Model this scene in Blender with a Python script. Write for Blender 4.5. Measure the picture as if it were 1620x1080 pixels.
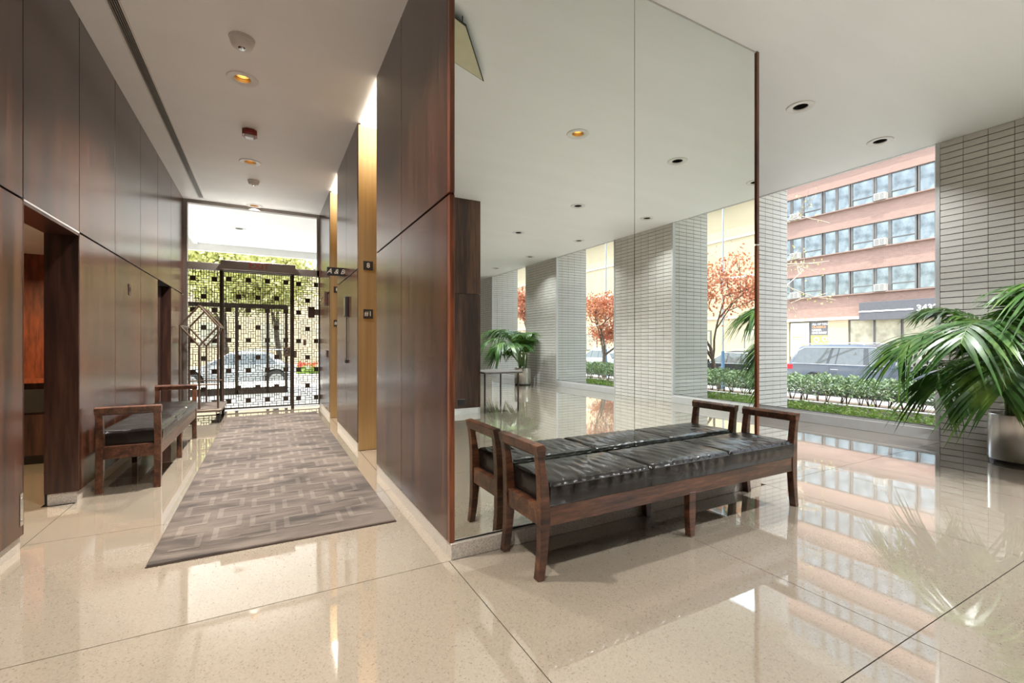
import bpy, bmesh, math, random
import numpy as np
from mathutils import Vector, Matrix

for _o in list(bpy.data.objects):
    bpy.data.objects.remove(_o)
SC = bpy.context.scene
COL = SC.collection
PI = math.pi
rnd = random.Random(7)

# ------------------------------------------------------------------ camera
YAW = math.atan2(388, 716.7)
cam = bpy.data.cameras.new('camera')
cam.sensor_width = 36.0
cam.sensor_fit = 'HORIZONTAL'
cam.lens = 716.7 / 1620 * 36
cam.shift_y = 4 / 1620
cam.clip_start = 0.05
cam.clip_end = 400
camo = bpy.data.objects.new('camera', cam)
camo.location = (0, 0, 1.15)
camo.rotation_euler = (PI / 2, 0, -YAW)
COL.objects.link(camo)
SC.camera = camo

# ------------------------------------------------------------------ sky, sun, exposure
SKY_STRENGTH = 0.27
SUN_ENERGY = 2.4
SUN_ELEV = math.radians(70)
SUN_AZ = math.radians(230)         # from +Y turned towards +X
LOBBY_W = 14.5  # mostly fill light added in the dark lobby downlights
CORRIDOR_W = 30.0
world = bpy.data.worlds.new('sky_world')
SC.world = world
world.use_nodes = True
_nt = world.node_tree
for n in list(_nt.nodes):
    _nt.nodes.remove(n)
_out = _nt.nodes.new('ShaderNodeOutputWorld')
_bg = _nt.nodes.new('ShaderNodeBackground')
_sky = _nt.nodes.new('ShaderNodeTexSky')
_sky.sky_type = 'NISHITA'
_sky.sun_disc = False
_sky.sun_elevation = SUN_ELEV
_sky.sun_rotation = SUN_AZ
_sky.dust_density = 2.5
_hs = _nt.nodes.new('ShaderNodeHueSaturation')
_hs.inputs['Saturation'].default_value = 0.42
_nt.links.new(_sky.outputs[0], _hs.inputs['Color'])
_nt.links.new(_hs.outputs[0], _bg.inputs['Color'])
_bg.inputs['Strength'].default_value = SKY_STRENGTH
_nt.links.new(_bg.outputs[0], _out.inputs[0])

sun = bpy.data.lights.new('sun', 'SUN')
sun.energy = SUN_ENERGY
sun.angle = math.radians(0.6)
sun.color = (1.0, 0.95, 0.87)
suno = bpy.data.objects.new('sun', sun)
_d = Vector((math.sin(SUN_AZ) * math.cos(SUN_ELEV), math.cos(SUN_AZ) * math.cos(SUN_ELEV), math.sin(SUN_ELEV)))
suno.rotation_euler = (-_d).to_track_quat('-Z', 'Y').to_euler()
suno.location = (0, 0, 20)
COL.objects.link(suno)

SC.view_settings.view_transform = 'Standard'
SC.view_settings.look = 'None'
SC.view_settings.gamma = 1.0
SC.view_settings.use_curve_mapping = False
SC.view_settings.exposure = 2.0
SC.cycles.use_denoising = True
SC.cycles.max_bounces = 12
SC.cycles.diffuse_bounces = 5
SC.cycles.glossy_bounces = 6
SC.cycles.transparent_max_bounces = 24
SC.cycles.caustics_reflective = True
SC.cycles.caustics_refractive = False
SC.cycles.blur_glossy = 1.0
SC.cycles.sample_clamp_indirect = 4.0

# ------------------------------------------------------------------ materials
MATS = {}


class NB:
    """tiny node-tree builder"""
    def __init__(s, name):
        s.m = bpy.data.materials.new(name)
        s.m.use_nodes = True
        s.t = s.m.node_tree
        for n in list(s.t.nodes):
            s.t.nodes.remove(n)
        s.out = s.t.nodes.new('ShaderNodeOutputMaterial')
        MATS[name] = s.m

    def n(s, kind, **kw):
        nd = s.t.nodes.new('ShaderNode' + kind)
        for k, v in kw.items():
            setattr(nd, k, v)
        return nd

    def l(s, a, b):
        s.t.links.new(a, b)

    def coords(s, scale=(1, 1, 1), obj=True, jitter=False):
        tc = s.n('TexCoord')
        mp = s.n('Mapping')
        mp.inputs['Scale'].default_value = scale
        s.l(tc.outputs['Object' if obj else 'Generated'], mp.inputs['Vector'])
        if jitter:
            oi = s.n('ObjectInfo')
            mu = s.n('Math', operation='MULTIPLY')
            mu.inputs[1].default_value = 37.0
            s.l(oi.outputs['Random'], mu.inputs[0])
            cb = s.n('CombineXYZ')
            for i in range(3):
                s.l(mu.outputs[0], cb.inputs[i])
            s.l(cb.outputs[0], mp.inputs['Location'])
        return mp.outputs[0]

    def noise(s, vec, scale, detail=3, rough=0.55, dist=0.0):
        nd = s.n('TexNoise')
        nd.inputs['Scale'].default_value = scale
        nd.inputs['Detail'].default_value = detail
        nd.inputs['Roughness'].default_value = rough
        nd.inputs['Distortion'].default_value = dist
        s.l(vec, nd.inputs['Vector'])
        return nd.outputs[0]

    def ramp(s, fac, stops, interp='LINEAR'):
        nd = s.n('ValToRGB')
        cr = nd.color_ramp
        cr.interpolation = interp
        while len(cr.elements) < len(stops):
            cr.elements.new(0.5)
        for e, (p, c) in zip(cr.elements, stops):
            e.position = p
            e.color = (c[0], c[1], c[2], 1)
        s.l(fac, nd.inputs[0])
        return nd.outputs[0]

    def mix(s, fac, a, b, mode='MIX'):
        nd = s.n('MixRGB', blend_type=mode)
        for i, v in ((0, fac), (1, a), (2, b)):
            if hasattr(v, 'is_linked'):
                s.l(v, nd.inputs[i])
            elif i == 0:
                nd.inputs[0].default_value = v
            else:
                nd.inputs[i].default_value = (v[0], v[1], v[2], 1)
        return nd.outputs[0]

    def bump(s, h, strength=0.2, dist=0.01):
        nd = s.n('Bump')
        nd.inputs['Strength'].default_value = strength
        nd.inputs['Distance'].default_value = dist
        s.l(h, nd.inputs['Height'])
        return nd.outputs[0]

    def bsdf(s, color, rough=0.5, metal=0.0, spec=0.5, normal=None, coat=0.0, coat_rough=0.1, emit=None, emit_s=0.0, sheen=0.0):
        p = s.n('BsdfPrincipled')

        def put(k, v):
            if hasattr(v, 'is_linked'):
                s.l(v, p.inputs[k])
            elif isinstance(v, (tuple, list)):
                p.inputs[k].default_value = (v[0], v[1], v[2], 1)
            else:
                p.inputs[k].default_value = v
        put('Base Color', color)
        put('Roughness', rough)
        put('Metallic', metal)
        put('Specular IOR Level', spec)
        put('Coat Weight', coat)
        put('Coat Roughness', coat_rough)
        put('Sheen Weight', sheen)
        if normal is not None:
            s.l(normal, p.inputs['Normal'])
        if emit:
            put('Emission Color', emit)
            p.inputs['Emission Strength'].default_value = emit_s
        s.l(p.outputs[0], s.out.inputs[0])
        return p


def plain(name, c, rough=0.5, metal=0.0, spec=0.5, var=0.10, scale=8.0, coat=0.0, bump=0.0):
    b = NB(name)
    v = b.coords()
    f = b.noise(v, scale, 4)
    lo = tuple(x * (1 - var) for x in c)
    hi = tuple(min(1, x * (1 + var)) for x in c)
    colr = b.ramp(f, [(0.3, lo), (0.7, hi)])
    nm = b.bump(f, bump, 0.01) if bump else None
    b.bsdf(colr, rough, metal, spec, nm, coat)
    return b.m


def wood(name, dark, mid, light, scale, rough=0.3, coat=0.3, spec=0.5, coat_rough=0.2):
    b = NB(name)
    v = b.coords(scale, jitter=True)
    f1 = b.noise(v, 1.0, 5, 0.6, 0.6)
    v2 = b.coords(tuple(x * 6 for x in scale), jitter=True)
    f2 = b.noise(v2, 1.0, 3, 0.6)
    c1 = b.ramp(f1, [(0.36, dark), (0.5, mid), (0.66, light)])
    c2 = b.ramp(f2, [(0.38, (0.38, 0.38, 0.38)), (0.60, (1.0, 1.0, 1.0))])
    cc = b.mix(0.8, c1, c2, 'MULTIPLY')
    nm = b.bump(f2, 0.015, 0.002)
    b.bsdf(cc, rough, 0, spec, nm, coat, coat_rough)
    return b.m


def emitter(name, c, s):
    b = NB(name)
    v = b.coords()
    f = b.noise(v, 3.0, 2)
    colr = b.ramp(f, [(0.2, tuple(x * 0.96 for x in c)), (0.8, c)])
    e = b.n('Emission')
    b.l(colr, e.inputs[0])
    e.inputs[1].default_value = s
    b.l(e.outputs[0], b.out.inputs[0])
    return b.m


def glass(name, tint=(0.96, 0.98, 0.97), refl=1.0):
    b = NB(name)
    v = b.coords()
    f = b.noise(v, 0.8, 1)
    tr = b.n('BsdfTransparent')
    b.l(b.ramp(f, [(0, tuple(x * 0.99 for x in tint)), (1, tint)]), tr.inputs[0])
    gl = b.n('BsdfGlossy')
    gl.inputs['Roughness'].default_value = 0.0
    lw = b.n('LayerWeight')
    lw.inputs[0].default_value = 0.5
    pw = b.n('Math', operation='POWER')
    b.l(lw.outputs['Facing'], pw.inputs[0])
    pw.inputs[1].default_value = 4.0
    mu = b.n('Math', operation='MULTIPLY_ADD')
    mu.inputs[1].default_value = 0.5 * refl
    mu.inputs[2].default_value = 0.03 * refl
    b.l(pw.outputs[0], mu.inputs[0])
    mx = b.n('MixShader')
    b.l(mu.outputs[0], mx.inputs[0])
    b.l(tr.outputs[0], mx.inputs[1])
    b.l(gl.outputs[0], mx.inputs[2])
    b.l(mx.outputs[0], b.out.inputs[0])
    return b.m


def leafmat(name, c1, c2, c3, transl=0.35, rough=0.4, scale=6.0):
    b = NB(name)
    v = b.coords()
    f = b.noise(v, scale, 2)
    colr = b.ramp(f, [(0.3, c1), (0.5, c2), (0.72, c3)])
    p = b.n('BsdfPrincipled')
    b.l(colr, p.inputs['Base Color'])
    p.inputs['Roughness'].default_value = rough
    t = b.n('BsdfTranslucent')
    br = b.mix(1.0, colr, (1.0, 1.0, 0.55), 'MULTIPLY')
    b.l(br, t.inputs[0])
    mx = b.n('MixShader')
    mx.inputs[0].default_value = transl
    b.l(p.outputs[0], mx.inputs[1])
    b.l(t.outputs[0], mx.inputs[2])
    b.l(mx.outputs[0], b.out.inputs[0])
    return b.m


def make_materials():
    wood('panel_wood', (0.020, 0.006, 0.0035), (0.062, 0.021, 0.010), (0.115, 0.043, 0.021), (11, 11, 0.4), 0.24, 0.0, 0.85)
    wood('dark_wood', (0.020, 0.008, 0.005), (0.045, 0.018, 0.011), (0.075, 0.032, 0.02), (7, 7, 0.5), 0.4, 0.2)
    wood('red_wood', (0.11, 0.028, 0.010), (0.19, 0.052, 0.018), (0.27, 0.085, 0.03), (9, 9, 0.6), 0.35, 0.2)
    wood('orange_wood', (0.13, 0.028, 0.009), (0.22, 0.05, 0.015), (0.30, 0.075, 0.022), (5, 5, 0.8), 0.45, 0.2)
    wood('bench_wood', (0.030, 0.010, 0.005), (0.095, 0.034, 0.016), (0.17, 0.068, 0.032), (1.6, 14, 14), 0.33, 0.25)
    wood('figured_wood', (0.035, 0.013, 0.007), (0.10, 0.042, 0.024), (0.17, 0.075, 0.042), (4, 4, 0.35), 0.3, 0.4)
    plain('plenum_dark', (0.012, 0.010, 0.009), 0.8)
    plain('joint_dark', (0.03, 0.025, 0.02), 0.8)
    # ceiling plaster
    b = NB('ceiling_plaster')
    v = b.coords((0.35, 3.0, 1))
    f = b.noise(v, 1.2, 3)
    b.bsdf(b.ramp(f, [(0.3, (0.87, 0.87, 0.865)), (0.7, (0.90, 0.90, 0.90))]), 0.55, 0, 0.4, b.bump(f, 0.12, 0.02))
    plain('white_paint', (0.78, 0.78, 0.76), 0.5, var=0.03)
    # terrazzo
    b = NB('terrazzo')
    v = b.coords()
    vo = b.n('TexVoronoi')
    vo.inputs['Scale'].default_value = 190
    b.l(v, vo.inputs['Vector'])
    chip = b.ramp(vo.outputs['Color'], [(0.0, (0.185, 0.152, 0.118)), (0.12, (0.21, 0.175, 0.135)), (0.2, (0.262, 0.222, 0.172)), (1.0, (0.305, 0.262, 0.206))])
    vo2 = b.n('TexVoronoi')
    vo2.inputs['Scale'].default_value = 105
    b.l(v, vo2.inputs['Vector'])
    sp = b.ramp(vo2.outputs['Distance'], [(0.10, (0.0, 0.0, 0.0)), (0.16, (1, 1, 1))])
    sel = b.ramp(vo2.outputs['Color'], [(0.16, (0, 0, 0)), (0.2, (1, 1, 1))], 'CONSTANT')
    mask = b.mix(1.0, sp, sel, 'LIGHTEN')
    cc = b.mix(mask, (0.06, 0.046, 0.034), chip)
    big = b.noise(v, 0.9, 2)
    cc = b.mix(1.0, cc, b.ramp(big, [(0.3, (0.93, 0.92, 0.90)), (0.7, (1, 1, 1))]), 'MULTIPLY')
    wav = b.noise(b.coords((1, 1, 1)), 2.4, 2, 0.4)
    nm = b.bump(wav, 0.085, 0.03)
    _p = b.bsdf(cc, 0.04, 0, 1.0, nm, 1.0, 0.02)
    _p.inputs['Coat IOR'].default_value = 1.9
    plain('terrazzo_base', (0.47, 0.42, 0.36), 0.45, var=0.35, scale=160, bump=0.25)
    # wall tile
    b = NB('wall_tile')
    oi = b.n('ObjectInfo')
    v = b.coords((1, 5, 14))
    f = b.noise(v, 1.0, 2)
    c1 = b.ramp(oi.outputs['Random'], [(0, (0.58, 0.555, 0.51)), (1, (0.68, 0.66, 0.615))])
    cc = b.mix(0.5, c1, b.ramp(f, [(0.3, (0.55, 0.525, 0.485)), (0.7, (0.72, 0.70, 0.655))]))
    b.bsdf(cc, 0.32, 0, 0.5)
    plain('grout', (0.085, 0.065, 0.05), 0.85)
    plain('silver_frame', (0.58, 0.58, 0.57), 0.38, 0.25, var=0.04)
    plain('dark_gasket', (0.02, 0.02, 0.02), 0.6)
    glass('pane_glass')
    # mirror
    b = NB('mirror_silver')
    v = b.coords()
    f = b.noise(v, 0.7, 1)
    g = b.n('BsdfGlossy')
    g.inputs['Roughness'].default_value = 0.0
    b.l(b.ramp(f, [(0, (0.825, 0.865, 0.83)), (1, (0.84, 0.88, 0.845))]), g.inputs[0])
    b.l(g.outputs[0], b.out.inputs[0])
    # brass
    b = NB('brass')
    v = b.coords((30, 30, 0.8))
    f = b.noise(v, 1.0, 3)
    b.bsdf(b.ramp(f, [(0.3, (0.46, 0.33, 0.17)), (0.7, (0.54, 0.40, 0.22))]), 0.36, 0.85, 0.5)
    plain('bronze', (0.05, 0.036, 0.026), 0.42, 0.55, var=0.2)
    plain('bronze_light', (0.16, 0.125, 0.095), 0.42, 0.5, var=0.1)
    plain('cart_bronze', (0.17, 0.12, 0.085), 0.33, 0.75, var=0.15)
    plain('grey_metal', (0.30, 0.27, 0.245), 0.4, 0.5, var=0.05)
    plain('steel', (0.74, 0.72, 0.69), 0.2, 0.95, var=0.03, scale=2)
    plain('black_plate', (0.018, 0.017, 0.016), 0.35)
    plain('black_metal', (0.03, 0.028, 0.027), 0.4, 0.3)
    plain('engraved', (0.55, 0.5, 0.42), 0.4)
    plain('red_plastic', (0.22, 0.015, 0.014), 0.3)
    plain('exit_red', (0.42, 0.10, 0.07), 0.5)
    plain('clear_lens', (0.62, 0.64, 0.66), 0.1, var=0.05)
    plain('white_plastic', (0.74, 0.72, 0.69), 0.35, var=0.03)
    plain('brown_plate', (0.06, 0.035, 0.025), 0.4)
    emitter('lamp_warm', (1.0, 0.74, 0.38), 1.6)
    emitter('luminous_panel', (1.0, 0.90, 0.74), 1.7)
    plain('baffle_gold', (0.55, 0.40, 0.20), 0.3, 0.8)
    plain('baffle_black', (0.012, 0.011, 0.01), 0.55)
    # leather
    b = NB('leather')
    v = b.coords((5.0, 2.2, 2.2))
    w = b.noise(v, 1.6, 3, 0.55, 1.3)
    grain = b.noise(b.coords((160, 160, 160)), 1.0, 2)
    n1 = b.n('Bump')
    n1.inputs['Strength'].default_value = 0.25
    n1.inputs['Distance'].default_value = 0.03
    b.l(w, n1.inputs['Height'])
    n2 = b.n('Bump')
    n2.inputs['Strength'].default_value = 0.08
    n2.inputs['Distance'].default_value = 0.002
    b.l(grain, n2.inputs['Height'])
    b.l(n1.outputs[0], n2.inputs['Normal'])
    b.bsdf(b.ramp(w, [(0.3, (0.0065, 0.005, 0.0042)), (0.7, (0.0115, 0.009, 0.0075))]), 0.23, 0, 0.45, n2.outputs[0], 0.1)
    plain('stitch', (0.03, 0.024, 0.02), 0.6)
    # rug
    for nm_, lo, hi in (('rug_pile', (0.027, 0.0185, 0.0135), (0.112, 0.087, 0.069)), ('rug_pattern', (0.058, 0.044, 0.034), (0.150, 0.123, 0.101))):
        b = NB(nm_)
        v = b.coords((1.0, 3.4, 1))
        f = b.noise(v, 1.5, 4, 0.62, 0.7)  # pile sheen put into the colour as broad light and dark streaks
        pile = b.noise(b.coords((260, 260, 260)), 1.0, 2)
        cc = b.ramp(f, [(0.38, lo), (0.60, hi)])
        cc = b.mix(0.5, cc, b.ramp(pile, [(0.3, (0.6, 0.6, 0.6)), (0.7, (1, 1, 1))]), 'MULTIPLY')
        b.bsdf(cc, 0.75, 0, 0.3, b.bump(pile, 0.5, 0.004), sheen=0.1)
    # brickwork of the far facade
    b = NB('facade_brick')
    v = b.coords()
    sx = b.n('SeparateXYZ')
    b.l(v, sx.inputs[0])
    cb = b.n('CombineXYZ')
    b.l(sx.outputs[1], cb.inputs[0])
    b.l(sx.outputs[2], cb.inputs[1])
    br = b.n('TexBrick')
    br.inputs['Scale'].default_value = 1.0
    br.inputs['Brick Width'].default_value = 0.22
    br.inputs['Row Height'].default_value = 0.075
    br.inputs['Mortar Size'].default_value = 0.006
    br.inputs['Color1'].default_value = (0.27, 0.165, 0.135, 1)
    br.inputs['Color2'].default_value = (0.22, 0.133, 0.108, 1)
    br.inputs['Mortar'].default_value = (0.27, 0.21, 0.18, 1)
    b.l(cb.outputs[0], br.inputs['Vector'])
    b.bsdf(br.outputs[0], 0.85)
    plain('cream_stone', (0.40, 0.325, 0.215), 0.8, var=0.06, scale=0.6)
    plain('sill_brown', (0.22, 0.15, 0.125), 0.8)
    plain('cream_trim', (0.70, 0.64, 0.52), 0.8)
    plain('concrete', (0.52, 0.49, 0.45), 0.85, var=0.08)
    plain('pale_paving', (0.66, 0.63, 0.58), 0.7, var=0.06)
    plain('asphalt', (0.26, 0.25, 0.245), 0.85, var=0.1, scale=2)
    plain('soil', (0.10, 0.07, 0.05), 0.95, var=0.3, scale=30)
    plain('frame_dark', (0.10, 0.095, 0.09), 0.5)
    plain('facade_glass', (0.18, 0.20, 0.205), 0.05, 0.9, 0.9, var=0.45, scale=1.6)
    plain('shop_glass', (0.33, 0.31, 0.24), 0.08, 0.0, 0.7, var=0.4, scale=1.2)
    plain('ac_white', (0.36, 0.35, 0.32), 0.5)
    plain('awning_grey', (0.075, 0.075, 0.085), 0.7)
    plain('sign_white', (0.85, 0.85, 0.84), 0.5, var=0.02)
    plain('poster_white', (0.74, 0.73, 0.71), 0.5, var=0.02)
    plain('poster_grey', (0.10, 0.10, 0.11), 0.5)
    plain('poster_yellow', (0.72, 0.58, 0.10), 0.5)
    plain('poster_pink', (0.72, 0.30, 0.46), 0.5)
    plain('poster_orange', (0.75, 0.34, 0.12), 0.5)
    plain('car_blue', (0.115, 0.14, 0.185), 0.22, 0.5, 0.5, coat=1.0, var=0.03)
    plain('car_silver', (0.46, 0.47, 0.48), 0.25, 0.5, 0.5, coat=1.0, var=0.03)
    plain('car_black', (0.03, 0.032, 0.036), 0.2, 0.3, 0.5, coat=1.0, var=0.03)
    plain('car_glass', (0.075, 0.085, 0.088), 0.04, 0.0, 0.9)
    plain('chrome', (0.72, 0.73, 0.74), 0.15, 0.9, var=0.02)
    plain('rubber', (0.02, 0.02, 0.02), 0.8)
    plain('tail_red', (0.45, 0.02, 0.03), 0.2)
    plain('lamp_clear', (0.75, 0.77, 0.78), 0.12, var=0.05)
    leafmat('hedge_leaf', (0.09, 0.14, 0.09), (0.16, 0.24, 0.15), (0.30, 0.38, 0.20), 0.25, 0.55, 9)
    leafmat('cover_leaf', (0.10, 0.19, 0.03), (0.20, 0.33, 0.06), (0.42, 0.50, 0.16), 0.3, 0.5, 5)
    leafmat('maple_leaf', (0.36, 0.10, 0.065), (0.46, 0.17, 0.11), (0.56, 0.30, 0.19), 0.35, 0.5, 2)
    leafmat('spring_leaf', (0.28, 0.30, 0.10), (0.42, 0.42, 0.17), (0.55, 0.52, 0.26), 0.35, 0.5, 2)
    leafmat('palm_leaf', (0.022, 0.060, 0.014), (0.045, 0.115, 0.024), (0.115, 0.20, 0.030), 0.3, 0.34, 5)
    leafmat('flower_red', (0.60, 0.05, 0.05), (0.7, 0.08, 0.06), (0.75, 0.2, 0.1), 0.2, 0.5, 4)
    plain('palm_stem', (0.10, 0.15, 0.04), 0.5, var=0.25)
    plain('bark', (0.10, 0.075, 0.055), 0.9, var=0.3, scale=12)
    plain('twig_pale', (0.30, 0.24, 0.19), 0.8, var=0.2)
    plain('panel_cream', (0.60, 0.56, 0.38), 0.6, var=0.05)
    plain('blue_paint', (0.08, 0.16, 0.27), 0.5)
    plain('roof_grey', (0.30, 0.33, 0.37), 0.6)
    plain('table_grey', (0.10, 0.09, 0.082), 0.6, 0.0, 0.25)


make_materials()


# ------------------------------------------------------------------ mesh helpers
def origin_of(o):
    v = Vector((0, 0, 0))
    while o is not None:
        v += Vector(o.location)
        o = o.parent
    return v


class MB:
    def __init__(s):
        s.v = []
        s.f = []

    def add(s, vs, fs):
        k = len(s.v)
        s.v.extend([tuple(p) for p in vs])
        s.f.extend([tuple(i + k for i in f) for f in fs])
        return s

    def box(s, x0, x1, y0, y1, z0, z1):
        return s.add([(x0, y0, z0), (x1, y0, z0), (x1, y1, z0), (x0, y1, z0), (x0, y0, z1), (x1, y0, z1), (x1, y1, z1), (x0, y1, z1)],
                     [(3, 2, 1, 0), (4, 5, 6, 7), (0, 1, 5, 4), (1, 2, 6, 5), (2, 3, 7, 6), (3, 0, 4, 7)])

    def quad(s, a, b, c, d):
        return s.add([a, b, c, d], [(0, 1, 2, 3)])

    def prism(s, pts, axis, a, b):
        """closed 2-D outline pts extruded along axis from a to b"""
        def P(u, v, w):
            return {'x': (w, u, v), 'y': (u, w, v), 'z': (u, v, w)}[axis]
        n = len(pts)
        vs = [P(u, v, a) for u, v in pts] + [P(u, v, b) for u, v in pts]
        fs = [tuple(range(n - 1, -1, -1)), tuple(range(n, 2 * n))]
        for i in range(n):
            j = (i + 1) % n
            fs.append((i, j, n + j, n + i))
        return s.add(vs, fs)

    def tube(s, path, r, seg=8, cap=True):
        path = [Vector(p) for p in path]
        n = len(path)
        rs = r if isinstance(r, (list, tuple)) else [r] * n
        vs, fs = [], []
        t0 = (path[1] - path[0]).normalized()
        up = Vector((0, 0, 1)) if abs(t0.z) < 0.9 else Vector((1, 0, 0))
        nrm = (up - t0 * up.dot(t0)).normalized()
        for i in range(n):
            t = (path[min(i + 1, n - 1)] - path[max(i - 1, 0)]).normalized()
            nrm = (nrm - t * nrm.dot(t))
            nrm = nrm.normalized() if nrm.length > 1e-6 else t.orthogonal().normalized()
            bi = t.cross(nrm)
            for k in range(seg):
                a = 2 * PI * k / seg
                vs.append(path[i] + (nrm * math.cos(a) + bi * math.sin(a)) * rs[i])
        for i in range(n - 1):
            for k in range(seg):
                k2 = (k + 1) % seg
                fs.append((i * seg + k, i * seg + k2, (i + 1) * seg + k2, (i + 1) * seg + k))
        if cap:
            fs.append(tuple(range(seg - 1, -1, -1)))
            fs.append(tuple((n - 1) * seg + k for k in range(seg)))
        return s.add(vs, fs)

    def bar(s, a, b, w):
        return s.tube([a, b], w * 0.7071, 4)

    def lathe(s, prof, cx, cy, seg=24):
        n = len(prof)
        vs, fs = [], []
        for k in range(seg):
            a = 2 * PI * k / seg
            for r, z in prof:
                vs.append((cx + r * math.cos(a), cy + r * math.sin(a), z))
        for k in range(seg):
            k2 = (k + 1) % seg
            for i in range(n - 1):
                fs.append((k * n + i, k2 * n + i, k2 * n + i + 1, k * n + i + 1))
        return s.add(vs, fs)

    def disc(s, cx, cy, z, r, seg=24):
        return s.add([(cx + r * math.cos(2 * PI * k / seg), cy + r * math.sin(2 * PI * k / seg), z) for k in range(seg)], [tuple(range(seg))])

    def mesh(s, name, mat, off=(0, 0, 0), bev=0.0, smooth=False, segs=1):
        me = bpy.data.meshes.new(name)
        if off[0] or off[1] or off[2]:
            vs = [(p[0] - off[0], p[1] - off[1], p[2] - off[2]) for p in s.v]
        else:
            vs = s.v
        me.from_pydata(vs, [], s.f)
        if bev:
            bm = bmesh.new()
            bm.from_mesh(me)
            bmesh.ops.recalc_face_normals(bm, faces=bm.faces)
            es = [e for e in bm.edges if len(e.link_faces) == 2 and e.calc_face_angle(0) > 0.5]
            bmesh.ops.bevel(bm, geom=es, offset=bev, segments=segs, affect='EDGES', clamp_overlap=True)
            bm.to_mesh(me)
            bm.free()
        if smooth:
            me.polygons.foreach_set('use_smooth', [True] * len(me.polygons))
            me.set_sharp_from_angle(angle=math.radians(38))
        me.materials.append(MATS[mat])
        me.update()
        return me

    def build(s, name, mat, parent=None, bev=0.0, smooth=False, segs=1, **tags):
        off = origin_of(parent) if parent else (0, 0, 0)
        me = s.mesh(name, mat, off, bev, smooth, segs)
        o = bpy.data.objects.new(name, me)
        COL.objects.link(o)
        if parent:
            o.parent = parent
        tag(o, **tags)
        return o


def tag(o, label=None, cat=None, group=None, kind=None):
    if label:
        o['label'] = label
    if cat:
        o['category'] = cat
    if group:
        o['group'] = group
    if kind:
        o['kind'] = kind
    return o


def empty(name, loc=(0, 0, 0), **tags):
    o = bpy.data.objects.new(name, None)
    o.location = loc
    o.empty_display_size = 0.1
    COL.objects.link(o)
    return tag(o, **tags)


def B(*a):
    return MB().box(*a)


def copy_tree(o, parent=None):
    c = o.copy()
    COL.objects.link(c)
    c.parent = parent
    for ch in list(o.children):
        copy_tree(ch, c)
    return c


def inst(name, me, loc, parent):
    o = bpy.data.objects.new(name, me)
    COL.objects.link(o)
    o.location = Vector(loc) - (origin_of(parent) if parent else Vector((0, 0, 0)))
    o.parent = parent
    return o


def text(name, body, size, mat, loc, rot, parent, extrude=0.001, align='CENTER', shear=0.0, bold=0.0):
    cu = bpy.data.curves.new(name, 'FONT')
    cu.body = body
    cu.size = size
    cu.extrude = extrude
    cu.offset = bold
    cu.shear = shear
    cu.align_x = align
    cu.align_y = 'CENTER'
    cu.resolution_u = 2
    cu.materials.append(MATS[mat])
    tmp = bpy.data.objects.new(name, cu)
    COL.objects.link(tmp)
    dg = bpy.context.evaluated_depsgraph_get()
    me = bpy.data.meshes.new_from_object(tmp.evaluated_get(dg))
    bpy.data.objects.remove(tmp)
    if not me.materials:
        me.materials.append(MATS[mat])
    o = bpy.data.objects.new(name, me)
    COL.objects.link(o)
    o.location = Vector(loc) - origin_of(parent)
    o.rotation_euler = rot
    o.parent = parent
    return o


def leaf_cloud(centers, size, jitter_n, seed, aspect=0.6, fold=0.0):
    """one rhombic leaf per centre, random orientation -> MB"""
    g = np.random.default_rng(seed)
    n = len(centers)
    c = np.asarray(centers, float)
    d = g.normal(size=(n, 3))
    d /= np.linalg.norm(d, axis=1)[:, None]
    e = g.normal(size=(n, 3))
    e = np.cross(d, e)
    e /= np.linalg.norm(e, axis=1)[:, None]
    sz = size * (1 + jitter_n * (g.random(n) - 0.5))[:, None]
    nn = np.cross(d, e) * sz * 0.18
    p = np.stack([c - d * sz, c + e * sz * aspect + nn, c + d * sz, c - e * sz * aspect + nn], 1).reshape(-1, 3)
    m = MB()
    m.v = [tuple(x) for x in p]
    m.f = [(4 * i, 4 * i + 1, 4 * i + 2, 4 * i + 3) for i in range(n)]
    return m


# ------------------------------------------------------------------ dimensions
CZ = 3.53            # ceiling height
XL = -1.20           # face of left corridor wall
XC = 0.86            # corridor face of the lift core
YM = 2.30            # mirror plane
XW = 7.00            # inside face of the window wall
YS = 9.10            # entrance screen
XR = 3.14            # wood block behind the camera
YB = -2.30
YBACK = -12.4
SEAM = 1.955


# ------------------------------------------------------------------ floor
def build_floor():
    fl = empty('floor', (0, 0, 0), kind='structure', label='polished beige speckled terrazzo floor in large slabs', cat='floor')
    B(-3.3, XW + 0.05, YBACK, YS + 3.8, -0.12, -0.034).build('screed', 'joint_dark', fl)
    ys_main = [YBACK, -10.4, -8.95, -7.55, -6.15, -4.75, -3.35, -2.03, -0.63, 0.82, 2.27, 3.60, 5.0, 6.4, 7.8, YS + 0.02]
    xs = [0.85, 2.22, 3.59, 4.96, 6.33, XW + 0.02]
    g = 0.0022

    def slab(x0, x1, y0, y1):
        B(x0 + g, x1 - g, y0 + g, y1 - g, -0.034, 0).build('terrazzo_slab', 'terrazzo', fl)
    for j in range(len(ys_main) - 1):
        y0, y1 = ys_main[j], ys_main[j + 1]
        for i in range(len(xs) - 1):
            if y0 >= 2.2 and xs[i + 1] < 3.7:
                continue
            if y1 <= -2.4 and xs[i + 1] < 3.2:
                continue
            slab(xs[i], xs[i + 1], y0, y1)
        if y1 > -2.4:
            slab(-1.22, 0.85 if y0 < 2.2 else 0.8785, y0, y1)
    # lift recesses
    for y0, y1 in ((4.13, 5.075), (6.695, 7.546)):
        slab(0.8785, 1.45, y0 - 0.02, y1 + 0.02)
    # side room behind the left opening
    slab(-3.25, -1.22, 2.6, 4.38)
    slab(-3.25, -1.40, 4.38, 6.4)
    slab(-1.40, -1.22, 7.08, 8.02)


build_floor()


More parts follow.
